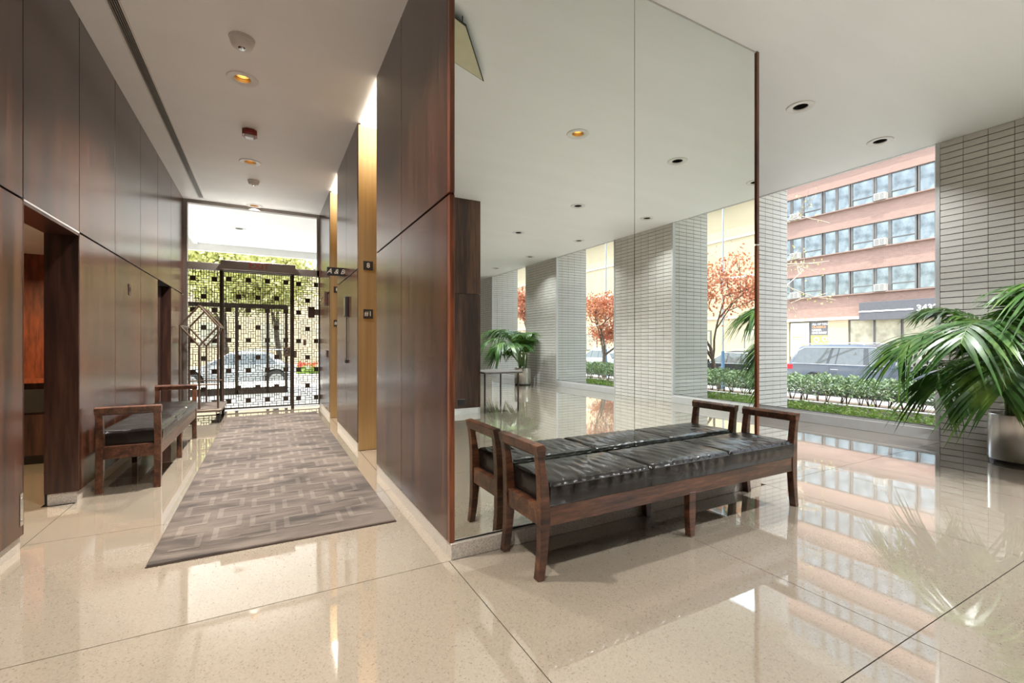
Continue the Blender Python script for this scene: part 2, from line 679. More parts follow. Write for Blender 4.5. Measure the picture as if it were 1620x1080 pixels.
# ------------------------------------------------------------------ ceiling with holes for the recessed lamps
LOBBY_LAMPS = [(4.71, 2.62), (6.33, 2.62), (3.10, 0.44), (4.70, 0.44), (6.33, 0.44), (4.72, -1.73), (6.33, -1.73), (4.73, -3.85), (6.33, -3.85),
               (4.73, -6.05), (6.33, -6.05), (4.73, -8.15), (6.33, -8.15)]
CORR_LAMPS = [(-0.19, 4.73), (-0.19, 6.85), (-0.19, 8.97)]
EXTRA_LAMPS = [(-0.19, 2.6), (-0.19, 0.5)]


def build_ceiling():
    hr = 0.080
    bm = bmesh.new()

    def loop(pts):
        vs = [bm.verts.new((p[0], p[1], CZ)) for p in pts]
        return [bm.edges.new((vs[i], vs[(i + 1) % len(vs)])) for i in range(len(vs))]
    es = loop([(-1.45, YBACK), (XW + 0.06, YBACK), (XW + 0.06, 12.9), (-1.45, 12.9)])
    for x, y in LOBBY_LAMPS + CORR_LAMPS + EXTRA_LAMPS:
        es += loop([(x + hr * math.cos(2 * PI * k / 20), y + hr * math.sin(2 * PI * k / 20)) for k in range(20)])
    # slot of the linear diffuser
    es += loop([(-0.975, -1.9), (-0.905, -1.9), (-0.905, 8.9), (-0.975, 8.9)])
    bmesh.ops.triangle_fill(bm, use_beauty=True, use_dissolve=False, edges=es)
    # triangle_fill covers only the area between the outline and the holes
    bmesh.ops.recalc_face_normals(bm, faces=bm.faces)
    for f in bm.faces:
        if f.normal.z > 0:
            f.normal_flip()
    me = bpy.data.meshes.new('ceiling')
    bm.to_mesh(me)
    bm.free()
    me.materials.append(MATS['ceiling_plaster'])
    c = bpy.data.objects.new('ceiling', me)
    COL.objects.link(c)
    tag(c, kind='structure', label='smooth white plaster ceiling over lobby and corridor', cat='ceiling')
    m = MB()
    m.box(-3.4, 8.12, YBACK - 0.2, 12.95, 3.97, 4.3)
    m.box(XW + 0.012, XW + 0.06, YBACK, 12.9, CZ + 0.001, 3.975)
    m.box(-3.4, -3.36, YBACK, 12.9, 2.2, 3.975)
    m.box(8.08, 8.16, YBACK - 0.2, 12.95, 3.955, 4.3)
    m.box(-3.4, XW + 0.06, 12.88, 12.98, 3.36, 3.975)
    m.box(-1.5, -1.42, 9.2, 12.9, 3.5, 3.975)
    m.build('roof_slab', 'white_paint', None, kind='structure', label='flat roof slab with white fascia over the lobby', cat='roof')


build_ceiling()


# ------------------------------------------------------------------ left corridor wall
def panels(parent, mat, axis, face, depth, edges, z0, z1, gap=0.0035):
    for a, b in edges:
        if axis == 'x':
            lo, hi = min(face, face + depth), max(face, face + depth)
            B(lo, hi, a + gap, b - gap, z0, z1).build('wood_panel', mat, parent, bev=0.002)
        else:
            lo, hi = min(face, face + depth), max(face, face + depth)
            B(a + gap, b - gap, lo, hi, z0, z1).build('wood_panel', mat, parent, bev=0.002)


def build_left():
    w = empty('wall_left', (0, 0, 0), kind='structure', label='corridor wall clad in dark glossy wood panels', cat='wall')
    m = MB()
    xa, xb = -1.385, XL - 0.022
    m.box(xa, xb, YB, 3.54, 0.0, SEAM + 0.01)
    m.box(xa, xb, 4.40, 7.10, 0, SEAM + 0.01)
    m.box(xa, xb, 8.0, YS + 0.05, 0, SEAM + 0.01)
    m.box(xa, xb, YB, YS + 0.05, SEAM + 0.01, 3.975)
    m.build('wall_body', 'plenum_dark', w)
    seams = [YB, -1.8, -0.9, 0.0, 0.88, 1.77, 2.65, 3.533, 4.40, 5.285, 6.215, 7.10, 8.0, YS]
    ed = list(zip(seams[:-1], seams[1:]))
    panels(w, 'panel_wood', 'x', XL, -0.02, ed, SEAM + 0.012, CZ)
    panels(w, 'panel_wood', 'x', XL, -0.02, [e for e in ed if abs(e[0] - 3.533) > 0.1 and abs(e[0] - 7.10) > 0.1], 0.083, SEAM)
    # lining of the opening
    B(-1.386, XL - 0.001, 4.392, 4.401, 0.083, SEAM).build('jamb_lining', 'dark_wood', w)
    B(-1.386, XL - 0.001, 3.537, 3.545, 0.083, SEAM).build('jamb_lining', 'dark_wood', w)
    B(-1.386, XL - 0.001, 3.54, 4.40, SEAM - 0.02, SEAM + 0.008).build('head_lining', 'dark_wood', w)
    B(-1.235, XL + 0.001, 3.545, 4.40, SEAM + 0.0, SEAM + 0.010).build('head_track', 'silver_frame', w)
    B(-1.386, XL - 0.001, 7.995, 8.003, 0.02, SEAM).build('jamb_lining', 'dark_wood', w)
    b = MB()
    for y0, y1 in ((YB, 3.535), (4.398, 7.10), (8.0, YS)):
        b.box(-1.37, XL - 0.012, y0, y1, 0, 0.082)
    b.build('baseboard_left', 'terrazzo_base', None, kind='structure', label='low terrazzo base under the corridor wood panels', cat='baseboard')
    # the door at the far opening
    d = empty('door_2', (-1.33, 7.55, 0), kind='structure', label='dark brown flush door in the far corridor opening', cat='door')
    B(-1.35, -1.31, 7.11, 7.99, 0.005, SEAM - 0.005).build('leaf', 'dark_wood', d)
    MB().tube([(-1.30, 7.25, 1.0), (-1.27, 7.25, 1.0), (-1.27, 7.38, 1.0)], 0.011).build('handle', 'steel', d, smooth=True)
    # side room
    r = empty('wall_side_room', (0, 0, 0), kind='structure', label='orange wood lined side room seen through the left opening', cat='wall')
    B(-3.3, -1.39, 6.27, 6.35, 0, 2.2).build('wood_panel', 'orange_wood', r)
    B(-3.35, -3.25, 2.6, 6.35, 0, 2.2).build('wood_panel', 'orange_wood', r)
    B(-3.3, -1.39, 2.52, 2.6, 0, 2.2).build('wood_panel', 'orange_wood', r)
    B(-3.3, -1.386, 2.55, 6.3, 2.05, 2.15).build('room_ceiling', 'white_paint', r)
    # counter
    c = empty('side_counter', (-2.2, 6.1, 0), label='dark wood counter in the orange side room', cat='counter')
    B(-3.2, -1.45, 5.95, 6.262, 0.09, 0.78).build('body', 'dark_wood', c)
    B(-3.2, -1.42, 5.90, 6.265, 0.78, 0.81).build('top', 'orange_wood', c)
    B(-3.2, -1.47, 6.0, 6.262, 0.0, 0.09).build('plinth', 'black_metal', c)
    B(-2.25, -1.62, 5.935, 5.952, 0.50, 0.72).build('dark_front_panel', 'black_plate', c)  # flat black panel on the counter front
    dl = empty('side_room_downlight', (-2.0, 4.95, 2.05), label='small lit downlight in the side room ceiling', cat='ceiling light')
    MB().lathe([(0.05, 2.047), (0.075, 2.040), (0.085, 2.047)], -2.0, 4.95).build('trim_ring', 'white_plastic', dl, smooth=True)
    MB().disc(-2.0, 4.95, 2.044, 0.05).build('lens', 'lamp_warm', dl)
    area_disk('side_room_lamp', (-2.0, 4.95, 2.03), 0.05, 14, (1.0, 0.72, 0.42), dl)


def area_disk(name, loc, r, watts, color, parent=None, spread=160):
    L = bpy.data.lights.new(name, 'AREA')
    L.shape = 'DISK'
    L.size = 2 * r
    L.energy = watts
    L.color = color
    L.spread = math.radians(spread)
    o = bpy.data.objects.new(name, L)
    COL.objects.link(o)
    o.location = Vector(loc) - (origin_of(parent) if parent else Vector((0, 0, 0)))
    o.parent = parent
    return o


build_left()


# ------------------------------------------------------------------ lift core
def build_core():
    w = empty('wall_core', (0, 0, 0), kind='structure', label='lift core wall clad in dark glossy wood panels', cat='wall')
    xi = XC + 0.022
    m = MB()
    for y0, y1 in ((YM + 0.03, 4.13), (5.08, 6.695), (7.55, YS)):
        m.box(xi, 1.40, y0, y1, 0, CZ)
    m.box(1.40, 3.46, YM + 0.03, YS, 0, CZ)
    m.build('wall_body', 'plenum_dark', w)
    segs = [(2.322, 3.277), (3.277, 4.129), (5.082, 5.86), (5.86, 6.695), (7.552, 8.32), (8.32, YS)]
    panels(w, 'panel_wood', 'x', XC, 0.02, segs, SEAM + 0.010, CZ)
    panels(w, 'panel_wood', 'x', XC, 0.02, segs, 0.083, SEAM - 0.003)
    # corner trim and end trim beside the mirrors
    for z0, z1 in ((0.083, SEAM - 0.003), (SEAM + 0.010, CZ)):
        B(XC, 0.889, 2.288, 2.325, z0, z1).build('corner_trim', 'red_wood', w, bev=0.002)
        B(3.502, 3.532, 2.288, 2.36, z0, z1).build('end_trim', 'red_wood', w, bev=0.002)
        B(3.465, 3.530, 2.362, YS, z0, z1).build('wood_panel', 'panel_wood', w)
    b = MB()
    b.box(XC + 0.004, 3.53, 2.272, 2.34, 0, 0.082)
    for y0, y1 in ((2.34, 4.11), (5.10, 6.68), (7.57, YS)):
        b.box(XC + 0.003, 1.0, y0, y1, 0, 0.082)
    b.build('baseboard_core', 'terrazzo_base', None, kind='structure', label='speckled terrazzo base under mirror and lift core', cat='baseboard')
    # brass lift recesses
    for k, (y0, y1, nm) in enumerate(((4.13, 5.075, 'nearer'), (6.695, 7.546, 'farther'))):
        r = empty('elevator_recess', (1.1, y1, 0), label='brass lined lift recess, %s of the two along the corridor' % nm, cat='elevator', group='lift recesses')
        B(XC + 0.006, 1.36, y1 - 0.012, y1 + 0.006, 0.004, CZ - 0.02).build('jamb', 'brass', r)
        B(XC + 0.006, 1.36, y0 - 0.006, y0 + 0.012, 0.004, CZ - 0.02).build('jamb', 'brass', r)
        for a, c in ((y0 + 0.012, (y0 + y1) / 2 - 0.002), ((y0 + y1) / 2 + 0.002, y1 - 0.012)):
            B(1.345, 1.375, a, c, 0.006, 2.2).build('lift_door', 'brass', r)
        B(1.345, 1.375, y0 + 0.012, y1 - 0.012, 2.205, CZ - 0.02).build('transom', 'brass', r)
        B(XC + 0.03, 1.345, y0 + 0.014, y1 - 0.014, CZ - 0.030, CZ - 0.012).build('luminous_ceiling', 'luminous_panel', r)
        for (z0, z1, tx) in ((1.951, 2.047, '8'), (1.426, 1.526, '#1' if k == 0 else '#2')):
            xa = 0.917
            p = empty('floor_plate', (xa + 0.05, y1 - 0.02, z0), label=('black plate engraved 8 on the %s brass jamb' if tx == '8' else 'black lift number plate low on the %s brass jamb') % nm, cat='plate', group='lift plates')
            B(xa, xa + 0.1, y1 - 0.018, y1 - 0.012, z0, z1).build('backing', 'black_plate', p)
            text('engraving', tx, 0.075, 'engraved', (xa + 0.05, y1 - 0.0195, (z0 + z1) / 2), (PI / 2, 0, 0), p, 0.0008)


build_core()


def build_mirrors():
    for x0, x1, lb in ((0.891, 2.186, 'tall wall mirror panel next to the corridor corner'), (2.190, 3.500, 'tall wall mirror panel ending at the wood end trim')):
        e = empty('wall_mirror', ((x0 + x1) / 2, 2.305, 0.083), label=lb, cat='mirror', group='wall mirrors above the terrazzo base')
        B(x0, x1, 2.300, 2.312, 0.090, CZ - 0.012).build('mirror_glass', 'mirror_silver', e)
        B(x0, x1, 2.297, 2.318, 0.083, 0.0895).build('bottom_shadow_strip', 'black_metal', e)  # black strip standing in for the shadow line below the mirror
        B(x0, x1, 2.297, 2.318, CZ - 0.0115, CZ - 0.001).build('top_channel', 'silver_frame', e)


build_mirrors()


# ------------------------------------------------------------------ window wall: tiled piers and windows
PITCH = 4.02
PIERS = [(0.70 + PITCH * k, 2.30 + PITCH * k) for k in (-3, -2, -1, 0, 1)]
PIERS = [(-11.46, -9.83), (-7.40, -5.80), (-3.38, -1.74), (0.68, 2.30), (4.70, 6.32)]
XO = 8.05
TW, TH = 0.2, CZ / 48


def build_right():
    w = empty('wall_right', (0, 0, 0), kind='structure', label='window wall of white glazed tile piers', cat='wall')
    B(XW, XO, 8.75, YS + 0.3, 0, 3.975).build('end_pier', 'white_paint', w)
    B(XW, XO, YBACK, PIERS[0][0] - 2.4, 0, 3.975).build('end_pier', 'white_paint', w)
    single = {2, 3}
    for i, (y0, y1) in enumerate(PIERS):
        p = B(XW + 0.008, XO - 0.008, y0 + 0.008, y1 - 0.008, -0.6, 3.975).build('tile_pier', 'grout', w)
        nc = 8
        tw = (y1 - y0) / nc
        mt = B(-0.014, 0.014, -(tw / 2 - 0.0025), tw / 2 - 0.0025, -(TH / 2 - 0.0045), TH / 2 - 0.0045).mesh('tile', 'wall_tile')
        rest = MB()
        cols = range(nc - 1, -1, -1) if i == 3 else range(nc)
        for n_, c in enumerate(cols):
            yc = y0 + (c + 0.5) * tw
            for r in range(48):
                zc = (r + 0.5) * TH
                if i in single and n_ < 6:
                    inst('tile', mt, (XW + 0.013 + rnd.uniform(-0.0008, 0.0008), yc, zc), p)
                else:
                    rest.box(XW - 0.001, XW + 0.02, yc - tw / 2 + 0.0025, yc + tw / 2 - 0.0025, zc - TH / 2 + 0.0045, zc + TH / 2 - 0.0045)
        ns = 5
        sw = (XO - XW) / ns
        for c in range(ns):
            xa = XW + c * sw
            for r in range(-4, 54):
                za = r * TH
                rest.box(xa + 0.0025, xa + sw - 0.0025, y0, y0 + 0.02, za + 0.0045, za + TH - 0.0045)
                rest.box(xa + 0.0025, xa + sw - 0.0025, y1 - 0.02, y1, za + 0.0045, za + TH - 0.0045)
        rest.build('tile_field', 'wall_tile', p, kind='stuff')
    # windows between the piers
    ys = [(PIERS[0][0] - 2.4, PIERS[0][0])] + [(PIERS[k][1], PIERS[k + 1][0]) for k in range(4)] + [(PIERS[4][1], 8.75)]
    desc = ['window past the last mirrored tile pier', 'narrow window sliver beyond the mirrored palm', 'mirrored window with red maple, silver car and hedge',
            'mirrored window with red maple at the mirror edge', 'window facing the brick building across the street', 'window beyond the lift core']
    for n_, (a, b) in enumerate(ys):
        o = empty('window_%d' % (n_ + 1), (XW, (a + b) / 2, 0), kind='structure', label='tall floor to ceiling ' + desc[n_], cat='window')
        B(XW - 0.012, XW + 0.06, a, b, 0.0, 0.135).build('sill_rail', 'silver_frame', o, bev=0.003)
        B(XW + 0.004, XW + 0.05, a + 0.042, b - 0.042, 0.135, 0.165).build('glazing_bead', 'silver_frame', o)
        B(XW + 0.010, XW + 0.045, a + 0.042, b - 0.042, 0.165, 0.171).build('gasket', 'dark_gasket', o)
        B(XW - 0.010, XW + 0.06, a, a + 0.042, 0.135, CZ).build('jamb', 'silver_frame', o, bev=0.002)
        B(XW - 0.010, XW + 0.06, b - 0.042, b, 0.135, CZ).build('jamb', 'silver_frame', o, bev=0.002)
        B(XW + 0.0, XW + 0.05, a + 0.042, b - 0.042, CZ - 0.004, CZ + 0.0005).build('head_rail', 'silver_frame', o)
        B(XW + 0.022, XW + 0.030, a + 0.042, b - 0.042, 0.165, CZ - 0.004).build('pane', 'pane_glass', o)


build_right()


# ------------------------------------------------------------------ back of the lobby
def build_back():
    w = empty('wall_back', (0, 0, 0), kind='structure', label='wood panelled block facing the mirror', cat='wall')
    B(-1.39, XR - 0.022, YBACK, YB - 0.022, 0, 3.975).build('wall_body', 'plenum_dark', w)
    xs = [XL, -0.45, 0.45, 1.35, 2.25, XR]
    ed = list(zip(xs[:-1], xs[1:]))
    panels(w, 'figured_wood', 'y', YB, -0.02, ed, 1.98, CZ)
    panels(w, 'figured_wood', 'y', YB, -0.02, ed, 0.10, 1.97)
    ysd = [YBACK, -10.4, -8.4, -6.4, -4.4, YB - 0.022]
    edy = list(zip(ysd[:-1], ysd[1:]))
    panels(w, 'figured_wood', 'x', XR, -0.02, edy, 1.98, CZ)
    panels(w, 'figured_wood', 'x', XR, -0.02, edy, 0.10, 1.97)
    b = MB()
    b.box(XL, XR - 0.006, YB - 0.4, YB - 0.006, 0, 0.098)
    b.box(XR - 0.4, XR - 0.006, YBACK, YB - 0.4, 0, 0.098)
    b.build('baseboard_back', 'white_paint', None, kind='structure', label='white base under the wood block behind the camera', cat='baseboard')
    B(XR, XW + 0.1, YBACK - 0.15, YBACK, 0, 3.975).build('wall_end', 'white_paint', None, kind='structure', label='plain white end wall far behind the camera', cat='wall')
    B(3.46, XW, YS, YS + 0.15, 0, 3.975).build('wall_front', 'white_paint', None, kind='structure', label='plain white wall beyond the lift core', cat='wall')
    o = empty('power_outlet', (2.80, YB + 0.003, 0.195), label='black power outlet low on the mirrored wood block', cat='outlet')
    B(2.735, 2.86, YB, YB + 0.006, 0.145, 0.245).build('cover_plate', 'black_plate', o, bev=0.002)
    for xx in (2.77, 2.825):
        B(xx - 0.018, xx + 0.018, YB + 0.006, YB + 0.009, 0.175, 0.215).build('socket', 'black_metal', o)


build_back()


# ------------------------------------------------------------------ entrance screen
def lattice_cells(nx, nz, seed):
    """random partition of a grid into small blocks; returns id grid and the plate cells"""
    r = random.Random(seed)
    MX, MZ = 8, 14          # module in cells
    g = [[-1] * MX for _ in range(MZ)]
    nid = 0
    plates = [(1, 2), (5, 8)]
    for (px, pz) in plates:
        for dx in range(2):
            for dz in range(2):
                g[pz + dz][px + dx] = -2 - nid
        nid += 1
    k = 1
    shapes = [(2, 1), (1, 2), (2, 2), (3, 1), (1, 3), (2, 1), (1, 2), (2, 1)]
    for z in range(MZ):
        for x in range(MX):
            if g[z][x] != -1:
                continue
            opts = shapes[:]
            r.shuffle(opts)
            opts.append((1, 1))
            for (a, b) in opts:
                if x + a <= MX and z + b <= MZ and all(g[z + j][x + i] == -1 for i in range(a) for j in range(b)):
                    for i in range(a):
                        for j in range(b):
                            g[z + j][x + i] = k
                    k += 1
                    break

    def cid(x, z):
        return (x // MX, z // MZ, g[z % MZ][x % MX])
    pl = []
    for mz in range(nz // MZ + 1):
        for mx in range(nx // MX + 1):
            for (px, pz) in plates:
                X, Z = mx * MX + px, mz * MZ + pz
                if X + 2 <= nx and Z + 2 <= nz:
                    pl.append((X, Z))
    return cid, pl


PLATE_ME = []


def lattice(parent, x0, x1, z0, z1, y, seed, u=0.037):
    nx = max(1, round((x1 - x0) / u))
    nz = max(1, round((z1 - z0) / u))
    ux, uz = (x1 - x0) / nx, (z1 - z0) / nz
    cid, pl = lattice_cells(nx, nz, seed)
    m = MB()
    t, d = 0.0044, 0.007
    for z in range(1, nz):          # horizontal bars
        x = 0
        while x < nx:
            if cid(x, z) != cid(x, z - 1):
                s = x
                while x < nx and cid(x, z) != cid(x, z - 1):
                    x += 1
                m.box(x0 + s * ux - t, x0 + x * ux + t, y - d, y + d, z0 + z * uz - t, z0 + z * uz + t)
            else:
                x += 1
    for x in range(1, nx):
        z = 0
        while z < nz:
            if cid(x, z) != cid(x - 1, z):
                s = z
                while z < nz and cid(x, z) != cid(x - 1, z):
                    z += 1
                m.box(x0 + x * ux - t, x0 + x * ux + t, y - d * 0.9, y + d * 0.9, z0 + s * uz - t, z0 + z * uz + t)
            else:
                z += 1
    m.build('lattice', 'bronze', parent, kind='stuff')
    if not PLATE_ME:
        PLATE_ME.append(B(-0.032, 0.032, -0.006, 0.006, -0.032, 0.032).mesh('square_plate', 'bronze'))
    for (X, Z) in pl:
        inst('square_plate', PLATE_ME[0], (x0 + (X + 1) * ux, y, z0 + (Z + 1) * uz), parent)


def build_entrance():
    f = empty('trim_entrance', (0, YS, 0), kind='structure', label='grey metal frame around entrance doors and transom', cat='trim')
    m = MB()
    m.box(XL, -1.145, YS - 0.04, YS + 0.06, 0, CZ)
    m.box(0.815, XC, YS - 0.04, YS + 0.06, 2.39, CZ)
    m.box(-1.145, 0.815, YS - 0.04, YS + 0.06, CZ - 0.055, CZ)
    m.build('frame', 'grey_metal', f)
    B(-1.145, XC, YS - 0.04, YS + 0.06, 2.39, 2.51).build('cross_beam', 'grey_metal', f, bev=0.004)
    B(-1.145, 0.815, YS + 0.0, YS + 0.008, 2.51, CZ - 0.055).build('pane', 'pane_glass', f)
    B(0.385, 0.435, YS - 0.05, YS + 0.04, 0.0, 2.39).build('post', 'bronze', f, bev=0.003)
    B(-0.70, -0.655, YS - 0.04, YS + 0.03, 0.03, 2.39).build('post', 'bronze', f, bev=0.003)
    B(-1.18, -1.15, YS - 0.03, YS + 0.03, 0.03, 2.39).build('post', 'bronze', f)
    B(0.845, XC, YS - 0.03, YS + 0.03, 0.03, 2.39).build('post', 'bronze', f)
    # panels
    a = empty('lattice_panel', (-0.92, YS, 0.05), label='fixed bronze maze lattice panel behind the luggage cart', cat='screen', group='entrance lattice panels')
    lattice(a, -1.15, -0.70, 0.055, 2.39, YS, 11)
    m = MB()
    m.box(-1.15, -0.70, YS - 0.012, YS + 0.012, 0.04, 0.055)
    m.build('bottom_bar', 'bronze', a)
    d = empty('door_1', (-0.13, YS, 0.03), kind='structure', label='bronze maze lattice entrance door under the exit sign', cat='door')
    lattice(d, -0.645, 0.375, 0.06, 2.37, YS, 11)
    m = MB()
    m.box(-0.653, -0.640, YS - 0.012, YS + 0.012, 0.035, 2.385)
    m.box(0.370, 0.383, YS - 0.012, YS + 0.012, 0.035, 2.385)
    m.box(-0.653, 0.383, YS - 0.012, YS + 0.012, 0.035, 0.06)
    m.box(-0.653, 0.383, YS - 0.012, YS + 0.012, 2.372, 2.385)
    m.build('door_frame', 'bronze', d)
    lk = B(0.27, 0.385, YS - 0.025, YS + 0.02, 0.93, 1.09).build('lock_plate', 'bronze_light', d, bev=0.004)
    ring = [(0.315 + 0.028 * math.cos(2 * PI * k / 14), YS - 0.045, 1.035 + 0.028 * math.sin(2 * PI * k / 14)) for k in range(15)]
    MB().tube(ring, 0.006, 6, False).build('pull_ring', 'steel', lk, smooth=True)
    r = empty('lattice_panel', (0.64, YS, 0.05), label='fixed bronze maze lattice panel beside the lift core', cat='screen', group='entrance lattice panels')
    lattice(r, 0.435, 0.845, 0.055, 2.39, YS, 23)
    B(0.435, 0.845, YS - 0.012, YS + 0.012, 0.04, 0.055).build('bottom_bar', 'bronze', r)
    B(0.435, 0.48, YS - 0.02, YS + 0.014, 0.90, 1.03).build('strike_plate', 'bronze_light', r)
    # glass line behind the lattice
    B(-1.15, 0.845, YS + 0.028, YS + 0.036, 0.04, 2.39).build('glass_sheet', 'pane_glass', f)
    # exit sign housing on the beam
    s = empty('exit_sign', (-0.1, YS - 0.06, 2.4), label='grey header box reading EXIT over the entrance door', cat='sign')
    B(-0.68, 0.45, YS - 0.16, YS - 0.045, 2.405, 2.555).build('housing', 'grey_metal', s, bev=0.004)
    text('lettering', 'EXIT', 0.15, 'exit_red', (-0.115, YS - 0.162, 2.485), (PI / 2, 0, 0), s, 0.001, bold=0.003)
    # brown control box on the screen
    k = empty('control_box', (0.72, YS - 0.03, 1.63), label='small brown box fixed on the lattice beside the lift core', cat='box')
    B(0.665, 0.775, YS - 0.05, YS - 0.0135, 1.63, 1.83).build('case', 'brown_plate', k, bev=0.004)
    B(0.775, 0.84, YS - 0.035, YS - 0.0135, 1.69, 1.79).build('bracket', 'bronze_light', k)
    g = empty('lock_box', (0.61, YS - 0.03, 1.15), label='small grey box low on the lattice panel', cat='box')
    B(0.585, 0.635, YS - 0.04, YS - 0.0135, 1.13, 1.23).build('case', 'bronze_light', g, bev=0.003)


build_entrance()


# ------------------------------------------------------------------ rug
def build_rug():
    x0, x1, y0, y1 = -0.545, 0.735, 2.94, 8.30
    e = empty('runner_rug', ((x0 + x1) / 2, (y0 + y1) / 2, 0), label='long grey brown runner rug with pale meander pattern', cat='rug')
    m = B(x0, x1, y0, y1, 0.0005, 0.014)
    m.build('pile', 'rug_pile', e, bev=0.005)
    m = MB()
    B(x0 - 0.004, x1 + 0.004, y0 - 0.004, y1 + 0.004, 0.0003, 0.006).build('edge_binding', 'brown_plate', e)
    hw, z0, z1 = 0.015, 0.012, 0.0152
    for c in range(6):
        xa = -0.462 + 0.1915 * c
        xb = xa + 0.115
        y = 3.08 + (0.06 if c % 2 else 0.0)
        k = c % 2
        while y < y1 - 0.35:
            m.box(xa - hw, xb + hw, y - hw, y + hw, z0, z1)
            xv = xb if k % 2 == 0 else xa
            m.box(xv - hw, xv + hw, y + hw, y + 0.185 - hw, z0, z1)
            y += 0.185
            k += 1
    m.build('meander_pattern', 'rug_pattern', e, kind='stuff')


build_rug()


# ------------------------------------------------------------------ benches
def cushion_mesh(x0, x1, y0, y1, z0, z1, first, last):
    nx, ny, nz = 64, 24, 6
    g = MB()
    vid = {}
    rr = random.Random(int(x0 * 1000) + 5)
    ph = [rr.uniform(0, 6.28) for _ in range(6)]

    def wrinkle(u, v):
        x = x0 + u * (x1 - x0)
        y = y0 + v * (y1 - y0)
        s = 0.0020 * math.sin(74 * x + 16 * y + ph[0] + 1.6 * math.sin(9 * x + ph[1])) + 0.0013 * math.sin(118 * x - 12 * y + ph[2] + 2 * math.sin(7 * y + ph[3]))
        return s * (0.35 + 0.65 * math.sin(PI * min(1, max(0, v))) )

    def P(u, v, w):
        x = x0 + u * (x1 - x0)
        y = y0 + v * (y1 - y0)
        z = z0 + w * (z1 - z0)
        eu = min(u, 1 - u) * (x1 - x0)
        ev = min(v, 1 - v) * (y1 - y0)
        r = 0.022
        if w == 1:
            drop = 0
            for e in (eu, ev):
                if e < r:
                    drop += (r - math.sqrt(max(0, r * r - (r - e) ** 2))) * 0.8
            crown = 0.012 * math.sin(PI * u) * math.sin(PI * v)
            z += crown - drop + wrinkle(u, v)
        else:
            puff = 0.008 * math.sin(PI * w)
            pl = 0.0032 * math.sin(70 * x + ph[4] + 2 * math.sin(11 * x)) * w
            if v == 0:
                y -= puff + pl
            if v == 1:
                y += puff + pl
            if u == 0:
                x -= puff * 0.3
            if u == 1:
                x += puff * 0.3
        return (x, y, z)
    us = [0, 0.012, 0.03] + [0.06 + 0.88 * i / (nx - 5) for i in range(nx - 4)] + [0.97, 0.988, 1]
    vs = [0, 0.02, 0.055] + [0.12 + 0.76 * i / (ny - 5) for i in range(ny - 4)] + [0.945, 0.98, 1]
    ws = [i / nz for i in range(nz + 1)]

    def V(u, v, w):
        key = (round(u, 4), round(v, 4), round(w, 4))
        if key not in vid:
            vid[key] = len(g.v)
            g.v.append(P(u, v, w))
        return vid[key]
    for i in range(len(us) - 1):
        for j in range(len(vs) - 1):
            g.f.append((V(us[i], vs[j], 1), V(us[i + 1], vs[j], 1), V(us[i + 1], vs[j + 1], 1), V(us[i], vs[j + 1], 1)))
            g.f.append((V(us[i], vs[j + 1], 0), V(us[i + 1], vs[j + 1], 0), V(us[i + 1], vs[j], 0), V(us[i], vs[j], 0)))
    for k in range(nz):
        for i in range(len(us) - 1):
            g.f.append((V(us[i], 0, ws[k]), V(us[i + 1], 0, ws[k]), V(us[i + 1], 0, ws[k + 1]), V(us[i], 0, ws[k + 1])))
            g.f.append((V(us[i + 1], 1, ws[k]), V(us[i], 1, ws[k]), V(us[i], 1, ws[k + 1]), V(us[i + 1], 1, ws[k + 1])))
        for j in range(len(vs) - 1):
            g.f.append((V(0, vs[j + 1], ws[k]), V(0, vs[j], ws[k]), V(0, vs[j], ws[k + 1]), V(0, vs[j + 1], ws[k + 1])))
            g.f.append((V(1, vs[j], ws[k]), V(1, vs[j + 1], ws[k]), V(1, vs[j + 1], ws[k + 1]), V(1, vs[j], ws[k + 1])))
    return g


